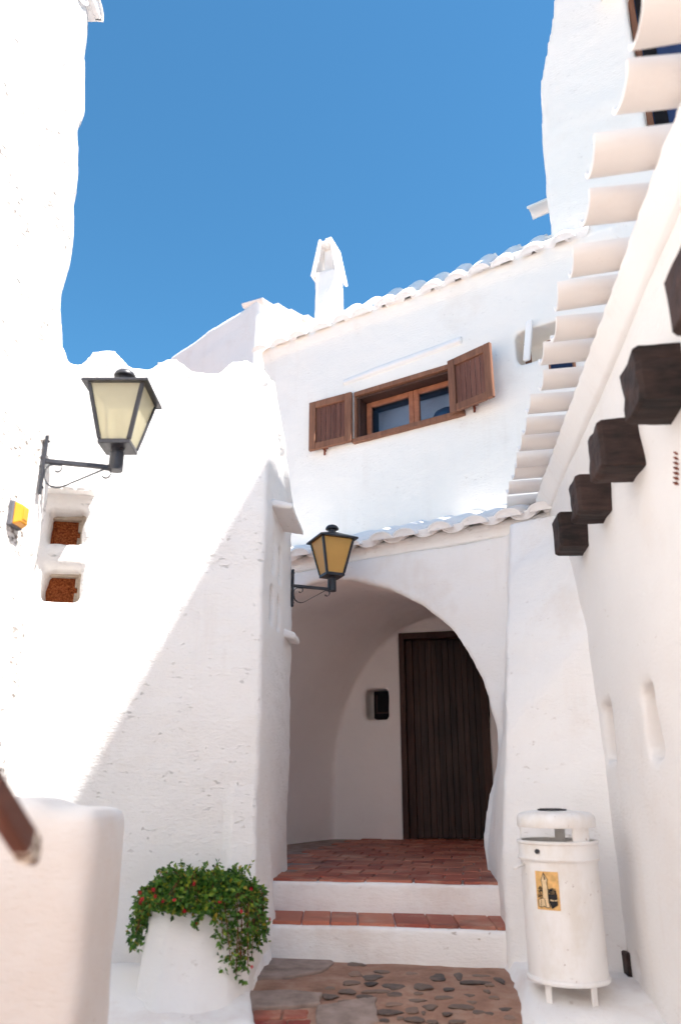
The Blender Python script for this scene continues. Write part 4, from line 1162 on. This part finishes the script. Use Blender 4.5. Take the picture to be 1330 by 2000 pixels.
for i in range(235):
    a=rp_.uniform(0,2*math.pi); dl_=droop_len(a)*rp_.uniform(.35,1.0)
    r0=rp_.uniform(.0,.15); h=rp_.uniform(.015,.095)*(1.2-r0*2)*rp_.choice((.55,.8,1.0,1.15))
    p=Vector((PC.x+r0*math.cos(a),PC.y+r0*math.sin(a),PT-.03)); pts=[p.copy()]
    out=Vector((math.cos(a),math.sin(a),0))
    top=PC+out*(RIMR*rp_.uniform(.75,1.05))+ZV*(PT+h)
    edge=PC+out*(RIMR+.05+rp_.uniform(-.02,.03))+ZV*(PT+rp_.uniform(-.02,.03))
    end=edge+out*rp_.uniform(-.01,.035)+Vector((rp_.uniform(-.03,.03),rp_.uniform(-.02,.02),-dl_))
    ctl=[p,p.lerp(top,.5)+ZV*.03,top,edge,end]
    m_=16; cur=[]
    for k in range(m_+1):
        t=k/m_*(len(ctl)-1); j=min(int(t),len(ctl)-2); f=t-j
        g=lambda q:ctl[max(0,min(len(ctl)-1,q))]
        c0,c1,c2,c3=g(j-1),g(j),g(j+1),g(j+2)
        cur.append(.5*((2*c1)+(c2-c0)*f+(2*c0-5*c1+4*c2-c3)*f*f+(3*c1-c0-3*c2+c3)*f**3))
    # keep in front of the house wall
    for q in cur:
        ymax=A0.y+.194*(q.x-A0.x)-.03
        if q.y>ymax: q.y=ymax-rp_.uniform(0,.02)
    if i%3==0: stems.tube(cur[4:],.0022,4)
    for k in range(4,m_+1):
        t_=(cur[k]-cur[k-1]).normalized()
        for _ in range(3):
            d=(t_*.6+Vector((rp_.gauss(0,1),rp_.gauss(0,1),rp_.gauss(.35,.9))).normalized()*.95)
            leaf(cur[k]+Vector((rp_.gauss(0,.006),rp_.gauss(0,.006),rp_.gauss(0,.006))),d,rp_.uniform(.018,.031))
    for _ in range(5):
        leaf(cur[-1],(cur[-1]-cur[-2]).normalized()+Vector((rp_.gauss(0,.6),rp_.gauss(0,.6),rp_.gauss(0,.6))),rp_.uniform(.016,.026))
    if i%6==0:
        k=rp_.randint(8,m_); flowers.append(cur[k]+out*.022+Vector((0,-.012,.012)))
# a few upright sprigs
for i in range(26):
    a=rp_.uniform(0,2*math.pi); r0=rp_.uniform(.02,.2); b0=PC+Vector((r0*math.cos(a),r0*math.sin(a),PT+.05))
    tipd=Vector((rp_.gauss(0,.35),rp_.gauss(-.1,.3),1)).normalized(); L__=rp_.uniform(.05,.11)
    for k in range(8):
        for _ in range(3): leaf(b0+tipd*(L__*k/7),tipd*.7+Vector((rp_.gauss(0,.7),rp_.gauss(0,.7),rp_.gauss(0,.4))),rp_.uniform(.014,.024))
fol=MB().add(lv_v,lv_f); me=bpy.data.meshes.new('foliage'); me.from_pydata(fol.v,[],fol.f); me.materials.append(LEAF)
place('foliage',me,None,plant)['kind']='stuff'
stems.obj('stems',STEM,plant)['kind']='stuff'
fm=MB(); V=[(0,0,.0)];F_=[]
for k in range(12):
    a=2*math.pi*k/12; V+=[(.009*math.cos(a-.2),.009*math.sin(a-.2),.003),(.0095*math.cos(a+.2),.0095*math.sin(a+.2),.003),(.013*math.cos(a),.013*math.sin(a),.006)]
    F_.append((0,1+3*k,3+3*k,2+3*k))
V+=[(.005,0,.006),(0,.005,.006),(-.005,0,.006),(0,-.005,.006),(0,0,.009)]; b=len(V)-5
F_+=[(b,b+1,b+4),(b+1,b+2,b+4),(b+2,b+3,b+4),(b+3,b,b+4)]
FLM=bpy.data.meshes.new('flower'); FLM.from_pydata(V,[],F_); FLM.materials.append(FLOWER)
for p in flowers:
    d=Vector((rp_.gauss(0,.4),-1,.6+rp_.gauss(0,.3))).normalized()
    place('flower',FLM,None,plant,Matrix.Translation(p)@d.to_track_quat('Z','Y').to_matrix().to_4x4()@Matrix.Scale(rp_.uniform(.6,.9),4))
MB().lathe([(.001,0),(.156,0)],PC+Vector((0,0,PT-.055)),24,cap=False).obj('soil',SOIL,plant)
